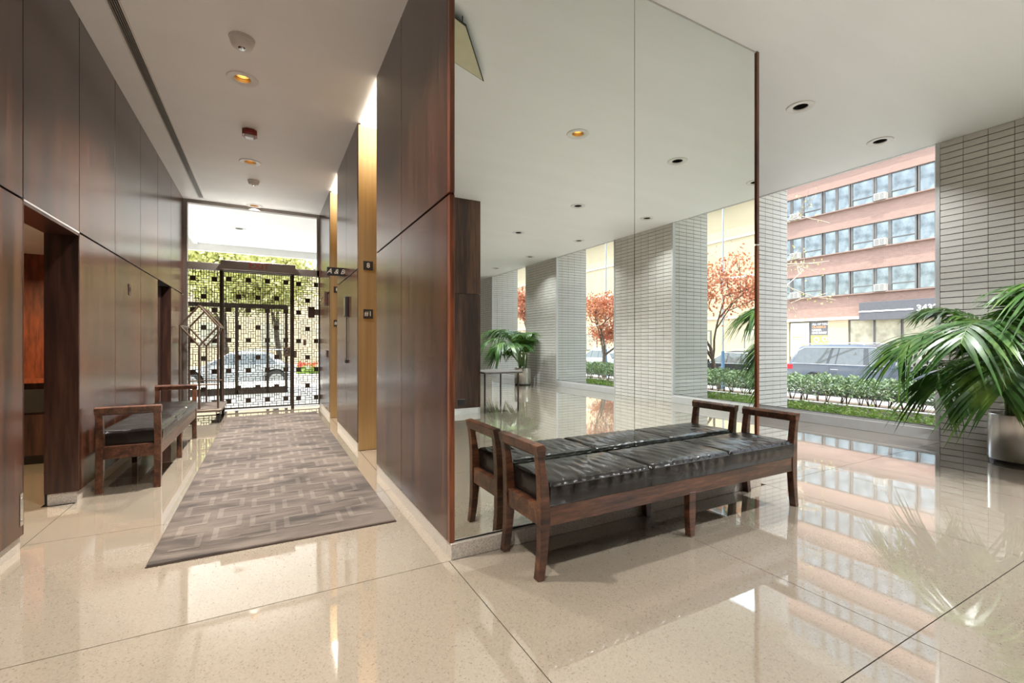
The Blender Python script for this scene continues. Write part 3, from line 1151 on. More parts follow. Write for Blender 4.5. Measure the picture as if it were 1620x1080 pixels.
def make_bench(label):
    """local frame: x 0..2.15 along the bench, y 0..0.41 front to back"""
    L, D = 2.15, 0.405
    b = empty('bench', (0, 0, 0), label=label, cat='bench', group='leather benches with open wooden arms')
    pw, pd = 0.058, 0.046
    for e in (0, 1):
        sgn = -1 if e == 0 else 1
        xe = 0 if e == 0 else L
        # outline of the post in x-z, outside face at xe
        o = [(0.012, 0), (0.004, 0.06), (-0.004, 0.15), (-0.006, 0.26), (-0.004, 0.45), (0.002, 0.54), (0.010, 0.60), (0.022, 0.655)]
        inn = [(-0.012, 0.655), (-0.030, 0.58), (-0.044, 0.50), (-0.056, 0.42), (-0.062, 0.30), (-0.056, 0.22), (-0.042, 0.10), (-0.026, 0)]
        pts = [(xe + sgn * u, z) for u, z in o + inn]
        if sgn > 0:
            pts = pts[::-1]
        for yy in (0, D - pd):
            MB().prism(pts, 'y', yy, yy + pd).build('leg', 'bench_wood', b, bev=0.003)
        # arm rail
        rl = [(0.024, 0.658), (-0.018, 0.664), (-0.034, 0.645), (-0.030, 0.602), (0.000, 0.598), (0.014, 0.612)]
        pts = [(xe + sgn * u, z) for u, z in rl]
        if sgn > 0:
            pts = pts[::-1]
        MB().prism(pts, 'y', -0.004, D + 0.004).build('arm_rail', 'bench_wood', b, bev=0.003)
        xi = xe - sgn * 0.014
        xo = xe - sgn * 0.044
        B(min(xi, xo), max(xi, xo), pd, D - pd, 0.255, 0.352).build('end_rail', 'bench_wood', b, bev=0.002)
    for yy in (0.006, D - 0.034):
        B(0.052, L - 0.052, yy, yy + 0.028, 0.255, 0.352).build('side_rail', 'bench_wood', b, bev=0.002)
    for yy, s in ((0.004, 1), (D - 0.046, 1)):
        xm = L / 2
        pts = [(xm - 0.02, 0), (xm + 0.018, 0), (xm + 0.026, 0.12), (xm + 0.028, 0.268), (xm - 0.028, 0.268), (xm - 0.030, 0.14)]
        MB().prism(pts, 'y', yy, yy + 0.042).build('leg', 'bench_wood', b, bev=0.003)
    B(0.05, L - 0.05, 0.034, D - 0.034, 0.322, 0.350).build('seat_deck', 'dark_wood', b)
    xs = [0.056, 0.735, 1.42, L - 0.056]
    for i in range(3):
        cu = cushion_mesh(xs[i] + 0.0015, xs[i + 1] - 0.0015, 0.004, D - 0.006, 0.3525, 0.470, i == 0, i == 2).build('cushion', 'leather', b, smooth=True)
        MB().tube([(xs[i] + 0.02, -0.002, 0.450), (xs[i + 1] - 0.02, -0.002, 0.450)], 0.0022, 5).build('piping', 'stitch', cu)
    return b


bench = make_bench('black leather bench with open wooden arms in front of the wall mirror')
bench.location = (1.162, 1.860, 0)
bench2 = copy_tree(bench)
bench2['label'] = 'black leather bench with open wooden arms along the corridor wood wall'
bench2.location = (-0.752, 4.570, 0)
bench2.rotation_euler = (0, 0, PI / 2)


# ------------------------------------------------------------------ luggage cart
def build_cart():
    e = empty('luggage_cart', (-0.855, 8.35, 0), label='bronze luggage cart with diamond shaped end frames near the entrance', cat='luggage cart')
    xl, xr, xm = -1.085, -0.628, -0.857
    r = 0.0135
    for yy in (7.90, 8.78):
        a, l, lo, rt = (xm, yy, 1.705), (xl, yy, 1.412), (xm, yy, 1.12), (xr, yy, 1.412)
        fr = MB().tube([a, l], r).tube([l, lo], r).tube([lo, rt], r).tube([rt, a], r).build('diamond_frame', 'cart_bronze', e, smooth=True)
        for p in (l, rt):
            MB().tube([p, (p[0], yy, 0.20)], r).build('post', 'cart_bronze', e, smooth=True)
        MB().tube([lo, (xm, yy, 0.20)], r).build('post', 'cart_bronze', e, smooth=True)
        MB().tube([(xl, yy, 0.56), (xr, yy, 0.56)], r * 0.9).build('cross_bar', 'cart_bronze', e, smooth=True)
    MB().tube([(xm, 7.9, 1.705), (xm, 8.78, 1.705)], r).build('top_bar', 'cart_bronze', e, smooth=True)
    MB().tube([(xr, 7.9, 1.412), (xr, 8.78, 1.412)], r).build('top_bar', 'cart_bronze', e, smooth=True)
    MB().tube([(xl, 7.9, 1.412), (xl, 8.78, 1.412)], r).build('top_bar', 'cart_bronze', e, smooth=True)
    dk = B(xl - 0.05, xr + 0.05, 7.82, 8.86, 0.165, 0.205).build('deck', 'bronze_light', e, bev=0.008)
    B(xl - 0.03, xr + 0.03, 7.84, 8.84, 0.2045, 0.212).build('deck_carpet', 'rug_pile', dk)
    for x in (xl + 0.02, xr - 0.0):
        for yy in (7.92, 8.76):
            c = MB().tube([(x - 0.016, yy, 0.0655), (x + 0.016, yy, 0.0655)], 0.065, 18).build('caster', 'rubber', e, smooth=True)
            m = MB()
            m.box(x - 0.026, x - 0.019, yy - 0.02, yy + 0.02, 0.06, 0.155)
            m.box(x + 0.019, x + 0.026, yy - 0.02, yy + 0.02, 0.06, 0.155)
            m.box(x - 0.03, x + 0.03, yy - 0.03, yy + 0.03, 0.150, 0.166)
            m.build('fork', 'bronze', c)


build_cart()


# ------------------------------------------------------------------ ceiling fittings
def downlight(x, y, label, lit, watts, color, group):
    e = empty('downlight', (x, y, CZ), label=label, cat='ceiling light', group=group)
    MB().lathe([(0.066, CZ + 0.004), (0.068, CZ - 0.004), (0.090, CZ - 0.010), (0.122, CZ - 0.008), (0.128, CZ - 0.001), (0.128, CZ + 0.0)], x, y, 28).build('trim_ring', 'white_plastic', e, smooth=True)
    m = MB()
    prof = [(0.068, CZ + 0.002), (0.066, CZ + 0.03), (0.060, CZ + 0.032), (0.060, CZ + 0.06), (0.054, CZ + 0.062), (0.054, CZ + 0.10)]
    m.lathe(prof, x, y, 24)
    m.build('baffle', 'baffle_gold' if lit else 'baffle_black', e, smooth=True)
    MB().lathe([(0.070, CZ + 0.004), (0.074, CZ + 0.11), (0.0, CZ + 0.112)], x, y, 20).build('can', 'white_plastic', e)
    MB().disc(x, y, CZ + 0.100, 0.052).build('lamp', 'lamp_warm' if lit else 'baffle_black', e)
    if watts:
        area_disk('lamp_or_fill_light', (x, y, CZ + 0.001), 0.060, watts, color, e, 110)  # in dark fittings this is fill light added to brighten the lobby
    return e


def ceiling_things():
    names = ['first', 'second', 'third', 'fourth', 'fifth', 'sixth', 'seventh']
    rows = {4: 0, 6: 0}
    for x, y in LOBBY_LAMPS:
        if x < 4:
            lb, lit = 'glowing downlight nearest the corridor in the lobby ceiling', True
        else:
            k = 4 if x < 5.5 else 6
            ordn = names[rows[k]]
            rows[k] += 1
            if y > 2:
                lb = 'dark recessed downlight with added fill light seen directly past the mirror, %s' % ('nearer the mirror' if k == 4 else 'nearer the window')
            else:
                lb = 'dark recessed downlight with added fill light seen in the mirror, %s in its %s row' % (names[rows[k] - 2], 'inner' if k == 4 else 'window side')
            lit = False
        downlight(x, y, lb, lit, LOBBY_W * (0.6 if lit else 1.35 if x < 5.5 else 0.35), (0.97, 0.985, 1.0), 'lobby downlights')
    for (x, y), lb in zip(CORR_LAMPS, ('glowing corridor downlight between smoke detector and red strobe', 'glowing corridor downlight just beyond the red strobe', 'glowing corridor downlight nearest the entrance transom')):
        downlight(x, y, lb, True, CORRIDOR_W, (1.0, 0.95, 0.89), 'corridor downlights')
    for (x, y), lb in zip(EXTRA_LAMPS, ('corridor downlight beside the mirror corner above the frame', 'corridor downlight directly above the camera')):
        downlight(x, y, lb, True, CORRIDOR_W * 0.55, (1.0, 0.95, 0.89), 'corridor downlights')
    for y, s, lb in ((4.11, 1.0, 'round white smoke detector nearest the camera on corridor ceiling'), (7.615, 0.85, 'round smoke detector beyond the second corridor downlight')):
        e = empty('smoke_detector', (-0.17, y, CZ), label=lb, cat='smoke detector', group='corridor smoke detectors')
        MB().lathe([(0.0, CZ - 0.018 * s), (0.088 * s, CZ - 0.018 * s), (0.092 * s, CZ - 0.001)], -0.17, y, 28).build('base', 'white_plastic', e, smooth=True)
        MB().lathe([(0.0, CZ - 0.075 * s), (0.05 * s, CZ - 0.074 * s), (0.072 * s, CZ - 0.06 * s), (0.083 * s, CZ - 0.03 * s), (0.084 * s, CZ - 0.0185 * s)], -0.17, y, 28).build('head', 'white_plastic', e, smooth=True)
        MB().lathe([(0.0, CZ - 0.086 * s), (0.022 * s, CZ - 0.085 * s), (0.028 * s, CZ - 0.074 * s)], -0.17, y, 18).build('sensor_cap', 'chrome', e, smooth=True)
    e = empty('fire_strobe', (-0.168, 5.846, CZ), label='red fire alarm strobe with clear lens on corridor ceiling', cat='alarm')
    MB().prism([(-0.24, 5.80), (-0.24, 5.89), (-0.20, 5.93), (-0.135, 5.93), (-0.095, 5.89), (-0.095, 5.80), (-0.135, 5.765), (-0.20, 5.765)], 'z', CZ - 0.06, CZ - 0.001).build('body', 'red_plastic', e, bev=0.006)
    B(-0.215, -0.12, 5.772, 5.86, CZ - 0.095, CZ - 0.061).build('lens', 'clear_lens', e, bev=0.010)
    # linear air diffuser
    v = empty('linear_vent', (-0.94, 3.5, CZ), label='long slotted air vent running along the corridor ceiling', cat='vent')
    m = MB()
    m.box(-0.985, -0.973, -1.91, 8.91, CZ - 0.005, CZ + 0.02)
    m.box(-0.907, -0.895, -1.91, 8.91, CZ - 0.005, CZ + 0.02)
    m.build('flange', 'white_plastic', v)
    for i in range(4):
        xa = -0.965 + i * 0.0145
        B(xa, xa + 0.0055, -1.9, 8.9, CZ - 0.003, CZ + 0.02).build('slat', 'grey_metal', v)
    B(-0.975, -0.905, -1.9, 8.9, CZ + 0.03, CZ + 0.04).build('plenum', 'plenum_dark', v)
    # cream tilted panel under the lobby ceiling, seen only in the mirror
    t = empty('tilted_panel', (1.55, 0.95, 3.2), label='pale cream panel with thin black edge tilted under the lobby ceiling', cat='panel')
    A, Bq = Vector((1.28, 1.536, 3.479)), Vector((1.685, 0.965, 3.476))
    C, D = Vector((1.018, 1.285, 3.434)), Vector((0.614, 1.862, 3.437))
    n = (Bq - A).cross(D - A).normalized()
    if n.z > 0:
        n = -n

    def plate(k, off, th, nm, mat):
        c = (A + Bq + C + D) / 4
        q = [c + (p - c) * k + n * off for p in (A, Bq, C, D)]
        q2 = [p + n * th for p in q]
        MB().add(q + q2, [(0, 1, 2, 3), (7, 6, 5, 4), (0, 4, 5, 1), (1, 5, 6, 2), (2, 6, 7, 3), (3, 7, 4, 0)]).build(nm, mat, t)
    plate(1.0, 0.0, 0.012, 'edge_frame', 'black_metal')
    plate(0.955, 0.0122, 0.004, 'face', 'panel_cream')
    for p in (A, Bq):
        MB().tube([p + Vector((-0.03, 0, 0)), (p.x - 0.03, p.y, CZ)], 0.004, 6).build('hanger', 'black_metal', t)


ceiling_things()


# ------------------------------------------------------------------ wall fittings in the corridor
def wall_things():
    s = empty('blade_sign', (XC, 6.02, 2.0), label='dark blade sign lettered A and B projecting from the wood wall', cat='sign')
    B(0.655, XC - 0.0005, 6.014, 6.03, 2.0, 2.105).build('blade', 'black_plate', s, bev=0.002)
    text('lettering', 'A & B', 0.085, 'engraved', (0.755, 6.0125, 2.052), (PI / 2, 0, 0), s, 0.0008, shear=0.35)
    p = empty('wall_intercom', (XC, 5.78, 1.47), label='slim wall intercom with hanging cord on the wood wall', cat='intercom')
    B(XC - 0.035, XC - 0.0005, 5.70, 5.80, 1.475, 1.72).build('case', 'black_metal', p, bev=0.005)
    B(XC - 0.040, XC - 0.0352, 5.715, 5.785, 1.50, 1.70).build('face_plate', 'steel', p)
    MB().tube([(XC - 0.012, 5.76, 1.475), (XC - 0.012, 5.762, 1.2), (XC - 0.012, 5.765, 0.962)], 0.006, 6).build('cord', 'black_plate', p)
    B(XC - 0.03, XC - 0.0005, 5.735, 5.80, 0.92, 0.963).build('junction_box', 'black_metal', p, bev=0.003)
    a = empty('alarm_pull', (XC, 7.9, 1.76), label='dark red alarm pull box on the far wood wall', cat='alarm')
    B(XC - 0.045, XC - 0.0005, 7.82, 7.98, 1.77, 1.99).build('case', 'brown_plate', a, bev=0.004)
    B(XC - 0.050, XC - 0.0452, 7.85, 7.95, 1.84, 1.87).build('pull_bar', 'red_plastic', a)
    c = empty('call_panel', (XC, 7.85, 0.93), label='small dark lift call panel on the far wood wall', cat='panel')
    B(XC - 0.02, XC - 0.0005, 7.78, 7.95, 0.94, 1.05).build('plate', 'brown_plate', c, bev=0.003)
    B(XC - 0.024, XC - 0.0202, 7.84, 7.87, 0.985, 1.01).build('button', 'steel', c)
    w = empty('wall_switch', (XL, 5.76, 1.69), label='small dark switch plate on the corridor wood wall', cat='switch')
    B(XL + 0.0005, XL + 0.006, 5.735, 5.795, 1.635, 1.745).build('plate', 'brown_plate', w, bev=0.002)
    B(XL + 0.006, XL + 0.011, 5.755, 5.775, 1.67, 1.71).build('toggle', 'black_plate', w)
    h = empty('edge_strike', (XL, 3.50, 0.14), label='narrow steel strike plate low at the left opening edge', cat='plate')
    B(XL + 0.0005, XL + 0.003, 3.495, 3.528, 0.14, 0.32).build('plate', 'steel', h)
    for z in (0.17, 0.29):
        MB().tube([(XL + 0.003, 3.512, z), (XL + 0.005, 3.512, z)], 0.006, 8).build('screw', 'grey_metal', h)


wall_things()


# ------------------------------------------------------------------ small table (seen in the mirror)
def build_table():
    t = empty('side_table', (3.45, -2.55, 0), label='square grey side table with thin black legs seen in mirror', cat='table')
    B(3.145, 3.86, -2.92, -2.14, 0.655, 0.685).build('top', 'table_grey', t, bev=0.003)
    for x, y in ((3.17, -2.20), (3.80, -2.20), (3.80, -2.86), (3.17, -2.86)):
        B(x - 0.011, x + 0.011, y - 0.011, y + 0.011, 0, 0.656).build('leg', 'black_metal', t)


build_table()


# ------------------------------------------------------------------ potted palms
def frond_mesh(rs, az, L, lean, droop, base, leaf_len, mat):
    """one pinnate frond: stalk and hanging leaflets; base = point in the pot"""
    m = MB()
    pts = []
    N = 26
    p = Vector(base)
    e = math.radians(lean)
    ca, sa = math.cos(az), math.sin(az)
    tangents = []
    for i in range(N + 1):
        t = i / N
        el = e - droop * (t ** 2.1)
        d = Vector((math.cos(el) * ca, math.cos(el) * sa, math.sin(el)))
        pts.append(p.copy())
        tangents.append(d)
        p = p + d * (L / N)
    st = MB()
    st.tube(pts, [0.011 * (1 - 0.8 * i / N) + 0.0015 for i in range(N + 1)], 5)
    side0 = Vector((-sa, ca, 0))
    n_l = 34
    s0 = 0.42
    for i in range(n_l):
        s = s0 + (1 - s0) * (i + 0.5) / n_l
        f = s * N
        k = min(N - 1, int(f))
        q = pts[k].lerp(pts[k + 1], f - k)
        tg = tangents[k]
        up = side0.cross(tg).normalized()
        if up.z < 0:
            up = -up
        rel = (s - s0) / (1 - s0)
        ll = leaf_len * (0.55 + 0.75 * math.sin(PI * (0.12 + 0.72 * rel))) * rs.uniform(0.85, 1.1) * (1.0 if rel < 0.9 else 0.7)
        for sg in (-1, 1):
            fwd = 0.45 + 0.75 * rel + rs.uniform(-0.1, 0.1)
            d = (side0 * sg + tg * fwd + up * rs.uniform(0.05, 0.3)).normalized()
            w = 0.019 * rs.uniform(0.8, 1.2)
            g = rs.uniform(0.7, 1.15) * 0.62
            prev = None
            a = q.copy()
            S = 5
            vs = []
            wd = tg.cross(d).cross(d)
            wd = tg - d * tg.dot(d)
            wd.normalize()
            for j in range(S + 1):
                tt = j / S
                pp = q + d * (ll * tt) + Vector((0, 0, -g * ll * tt ** 2.2))
                ww = w * (0.35 + 1.5 * tt if tt < 0.35 else 0.875 * (1 - ((tt - 0.35) / 0.65) ** 1.6) + 0.02)
                vs.append(pp - wd * ww)
                vs.append(pp + wd * ww)
            m.add(vs, [(2 * j, 2 * j + 1, 2 * j + 3, 2 * j + 2) for j in range(S)])
    return st, m


def build_palm(cx, cy, seed, label, pot_label, fr):
    rs = random.Random(seed)
    H = 0.47
    pot = empty('planter', (cx, cy, 0), label=pot_label, cat='planter', group='steel planters by the window wall')
    MB().lathe([(0.0, 0.03), (0.236, 0.03), (0.24, 0.036), (0.24, H - 0.004), (0.236, H), (0.222, H), (0.220, H - 0.06)], cx, cy, 40).build('shell', 'steel', pot, smooth=True)
    MB().lathe([(0.0, 0.0), (0.225, 0.0), (0.225, 0.03)], cx, cy, 32).build('base_ring', 'black_metal', pot)
    MB().lathe([(0.0, H - 0.035), (0.21, H - 0.045), (0.2215, H - 0.05)], cx, cy, 28).build('soil', 'soil', pot)
    p = empty('potted_palm', (cx, cy, H - 0.04), label=label, cat='palm', group='indoor palms')
    for k in range(7):
        a = 2 * PI * k / 7 + 0.3
        r = 0.07 + 0.05 * (k % 2)
        x, y = cx + r * math.cos(a), cy + r * math.sin(a)
        MB().tube([(x, y, H - 0.06), (x + 0.02 * math.cos(a), y + 0.02 * math.sin(a), H + 0.18), (x + 0.04 * math.cos(a), y + 0.04 * math.sin(a), H + 0.42)], [0.016, 0.013, 0.009], 6).build('cane', 'palm_stem', p, smooth=True)
    for (az, L, lean, droop, ll) in fr:
        az = math.radians(az) + rs.uniform(-0.05, 0.05)
        b0 = (cx + 0.06 * math.cos(az), cy + 0.06 * math.sin(az), H + 0.05)
        st, lf = frond_mesh(rs, az, L, lean, droop, b0, ll, 'palm_leaf')
        for mm in (st, lf):
            mm.v = [(min(v[0], XW - 0.03), v[1], max(v[2], 0.06)) for v in mm.v]
        f = lf.build('frond', 'palm_leaf', p, smooth=True)
        st.build('stalk', 'palm_stem', f, smooth=True)


# azimuth, length, start elevation, total droop, leaflet length
FR_NEAR = [(178, 1.85, 76, 2.35, 0.50), (205, 1.80, 72, 2.2, 0.50), (150, 1.70, 74, 2.5, 0.48), (125, 1.45, 76, 2.1, 0.42), (228, 1.75, 74, 2.3, 0.50),
           (262, 1.70, 74, 2.2, 0.48), (292, 1.5, 78, 2.0, 0.42), (100, 1.25, 80, 1.9, 0.38), (190, 1.50, 66, 2.7, 0.46), (215, 1.35, 62, 2.7, 0.44),
           (160, 1.35, 64, 2.6, 0.42), (245, 1.35, 62, 2.6, 0.42), (60, 0.95, 84, 1.6, 0.30), (320, 1.05, 84, 1.6, 0.32), (200, 1.25, 86, 1.3, 0.36)]
FR_NEAR = [(a, L * (0.88 if 90 < a < 200 else 1.0) + 0.05, min(86, le + (-9 if 90 < a < 200 else 6)), dr, ll * 0.95) for a, L, le, dr, ll in FR_NEAR] + [(85, 1.45, 85, 1.9, 0.34), (110, 1.35, 85, 1.8, 0.32), (215, 1.5, 84, 1.9, 0.42), (235, 1.6, 84, 1.8, 0.42), (300, 1.4, 84, 1.8, 0.40), (270, 1.3, 70, 2.6, 0.42), (183, 1.15, 55, 2.4, 0.40)]
FR_FAR = [(a + 14, L * 0.92, le, dr, ll * 0.9) for a, L, le, dr, ll in FR_NEAR]
build_palm(6.43, 1.50, 3, 'large green palm in front of the tile pier beside the picture edge', 'brushed steel cylinder planter under the large palm at the picture edge', FR_NEAR)
build_palm(6.40, -6.58, 9, 'green palm in front of a far tile pier seen in mirror', 'brushed steel cylinder planter seen in mirror beyond the side table', FR_FAR)


# ------------------------------------------------------------------ outside: ground
def build_ground():
    B(-60, 80, -90, 90, -0.75, -0.57).build('street', 'asphalt', None, kind='structure', label='grey asphalt street outside', cat='street')
    B(8.0, 10.7, -30, 12.9, -0.6, -0.06).build('ground_bed', 'soil', None, kind='structure', label='brown planting bed outside the windows', cat='ground')
    B(XW, 8.0, -12.4, 9.1, -0.6, -0.03).build('ground_ledge', 'concrete', None, kind='structure', label='concrete ledge between the tile piers', cat='ground')
    B(10.7, 13.6, -40, 40, -0.6, -0.42).build('sidewalk_near', 'concrete', None, kind='structure', label='pale concrete sidewalk beyond the hedge', cat='sidewalk')
    B(31.0, 35.0, -60, 60, -0.6, -0.42).build('sidewalk_far', 'concrete', None, kind='structure', label='pale concrete sidewalk across the street', cat='sidewalk')
    B(9.05, 9.22, -30, 12.9, -0.1, 0.06).build('kerb_bed', 'concrete', None, kind='structure', label='low concrete kerb in front of the hedge', cat='kerb')
    B(-12, 10.7, YS + 0.15, 16.5, -0.6, -0.03).build('ground_forecourt', 'pale_paving', None, kind='structure', label='pale concrete forecourt outside the entrance', cat='ground')
    g = np.random.default_rng(5)
    # hedge
    h = empty('hedge', (9.85, -6, -0.06), label='low clipped green hedge outside the windows', cat='hedge')
    n = 62000
    yy = g.uniform(-19, 12.2, n)
    ang = g.uniform(-0.25, PI + 0.25, n)
    rr = np.sqrt(g.uniform(0.25, 1.0, n))
    bumpy = 0.03 * np.sin(yy * 4.1) + 0.025 * np.sin(yy * 11.3 + 1) + 0.03 * np.sin(yy * 23 + ang * 3)
    cx = 9.88 + (0.46 + bumpy) * rr * np.cos(ang)
    cz = 0.23 + (0.30 + bumpy * 0.7) * rr * np.sin(ang)
    leaf_cloud(np.stack([cx, yy, cz], 1), 0.030, 0.8, 1, 0.5).build('foliage', 'hedge_leaf', h, kind='stuff')
    m = MB()
    for k in range(180):
        y = -19 + 31 * k / 180 + rnd.uniform(-0.05, 0.05)
        x = 9.78 + rnd.uniform(-0.15, 0.15)
        for j in range(3):
            m.tube([(x, y, -0.07), (x + rnd.uniform(-0.06, 0.06), y + rnd.uniform(-0.08, 0.08), 0.12), (x + rnd.uniform(-0.2, 0.2), y + rnd.uniform(-0.2, 0.2), 0.32)], [0.012, 0.009, 0.005], 4, False)
    m.build('stems', 'bark', h, kind='stuff')
    # ground cover
    n = 26000
    yy = g.uniform(-19, 9, n)
    xx = g.uniform(8.1, 9.0, n)
    keep = (np.sin(yy * 3.1) * np.sin(xx * 6.2 + yy) + g.normal(0, 0.5, n)) > -0.35
    yy, xx = yy[keep], xx[keep]
    zz = -0.05 + np.abs(g.normal(0.05, 0.05, len(yy)))
    leaf_cloud(np.stack([xx, yy, zz], 1), 0.028, 0.9, 2, 0.6).build('ground_cover', 'cover_leaf', None, kind='stuff', label='bright green ground cover plants under the windows', cat='plants')


build_ground()


# ------------------------------------------------------------------ trees
def grow(rs, p, d, L, r, depth, tubes, tips, spread=0.55):
    n = 4
    pts = [p.copy()]
    dd = d.copy()
    for i in range(n):
        dd = (dd + Vector((rs.uniform(-1, 1), rs.uniform(-1, 1), rs.uniform(-0.3, 0.6))) * 0.14).normalized()
        p = p + dd * (L / n)
        pts.append(p.copy())
    tubes.append((pts, r, r * 0.62))
    if depth == 0:
        tips.extend(pts[1:])
        return
    if depth <= 2:
        tips.extend(pts[2:])
    for k in range(3 if depth > 1 else 3):
        a = rs.uniform(0, 2 * PI)
        ax = dd.orthogonal().normalized()
        ax = Matrix.Rotation(a, 3, dd) @ ax
        nd = Matrix.Rotation(rs.uniform(0.35, spread + 0.35), 3, ax) @ dd
        grow(rs, pts[rs.choice([3, 4, 4])], nd, L * rs.uniform(0.62, 0.82), r * 0.58, depth - 1, tubes, tips, spread)


def tree(name, label, base, h, r, seed, leaf, nleaf, size, spread_r, group, depth=4, flat=0.6, bark='bark', lean=(0, 0), spread=0.6):
    rs = random.Random(seed)
    t = empty(name, base, label=label, cat='tree', group=group)
    tubes, tips = [], []
    grow(rs, Vector(base), Vector((lean[0], lean[1], 1)).normalized(), h, r, depth, tubes, tips, spread)
    trunk, br = MB(), MB()
    for i, (pts, a, b) in enumerate(tubes):
        n = len(pts)
        (trunk if i == 0 else br).tube(pts, [a + (b - a) * k / (n - 1) for k in range(n)], 7 if i == 0 else 4, False)
    trunk.build('trunk', bark, t, smooth=True)
    br.build('branches', bark, t, kind='stuff')
    if nleaf:
        g = np.random.default_rng(seed)
        T = np.array([tuple(p) for p in tips])
        idx = g.integers(0, len(T), nleaf)
        off = g.normal(0, spread_r, (nleaf, 3))
        off[:, 2] *= flat
        leaf_cloud(T[idx] + off, size, 0.8, seed, 0.7).build('foliage', leaf, t, kind='stuff')


def build_trees():
    tree('maple_tree', 'red leaved maple outside the window nearest the mirror edge', (11.6, -4.1, -0.42), 1.5, 0.075, 4, 'maple_leaf', 6500, 0.042, 0.26, 'street maples', 4, 0.45)
    tree('maple_tree', 'red leaved maple outside the middle mirrored window', (11.6, -9.3, -0.42), 1.5, 0.08, 8, 'maple_leaf', 6500, 0.046, 0.28, 'street maples', 4, 0.45)
    tree('maple_tree', 'red leaved maple outside the farthest mirrored window', (11.6, -15.2, -0.42), 1.6, 0.08, 15, 'maple_leaf', 7000, 0.06, 0.24, 'street maples', 4, 0.45)
    tree('bare_tree', 'thin branched street tree with sparse yellow buds before brick building', (13.0, 11.4, -0.42), 2.6, 0.10, 21, 'spring_leaf', 700, 0.03, 0.12, 'street trees', 4, 0.8, 'twig_pale', (0, -0.25), 0.75)
    for k, (x, y, s) in enumerate(((-4.6, 24, 31), (0.6, 25, 32), (7.4, 26, 33), (-11.0, 27, 34), (14.0, 28, 35), (-1.6, 23.2, 36), (3.6, 22.6, 37))):
        tree('spring_tree', ['yellow green spring tree left of the entrance axis', 'yellow green spring tree straight beyond the entrance door', 'yellow green spring tree beyond the lattice beside the lift core',
                             'yellow green spring tree far behind the luggage cart', 'yellow green spring tree behind the lift core', 'smaller yellow green tree just behind the grey street car', 'smaller yellow green tree behind the flower bed'][k], (x, y, -0.57), 2.4, 0.16, s, 'spring_leaf', 7500, 0.10, 0.45, 'spring trees beyond the entrance', 4, 0.8)


build_trees()


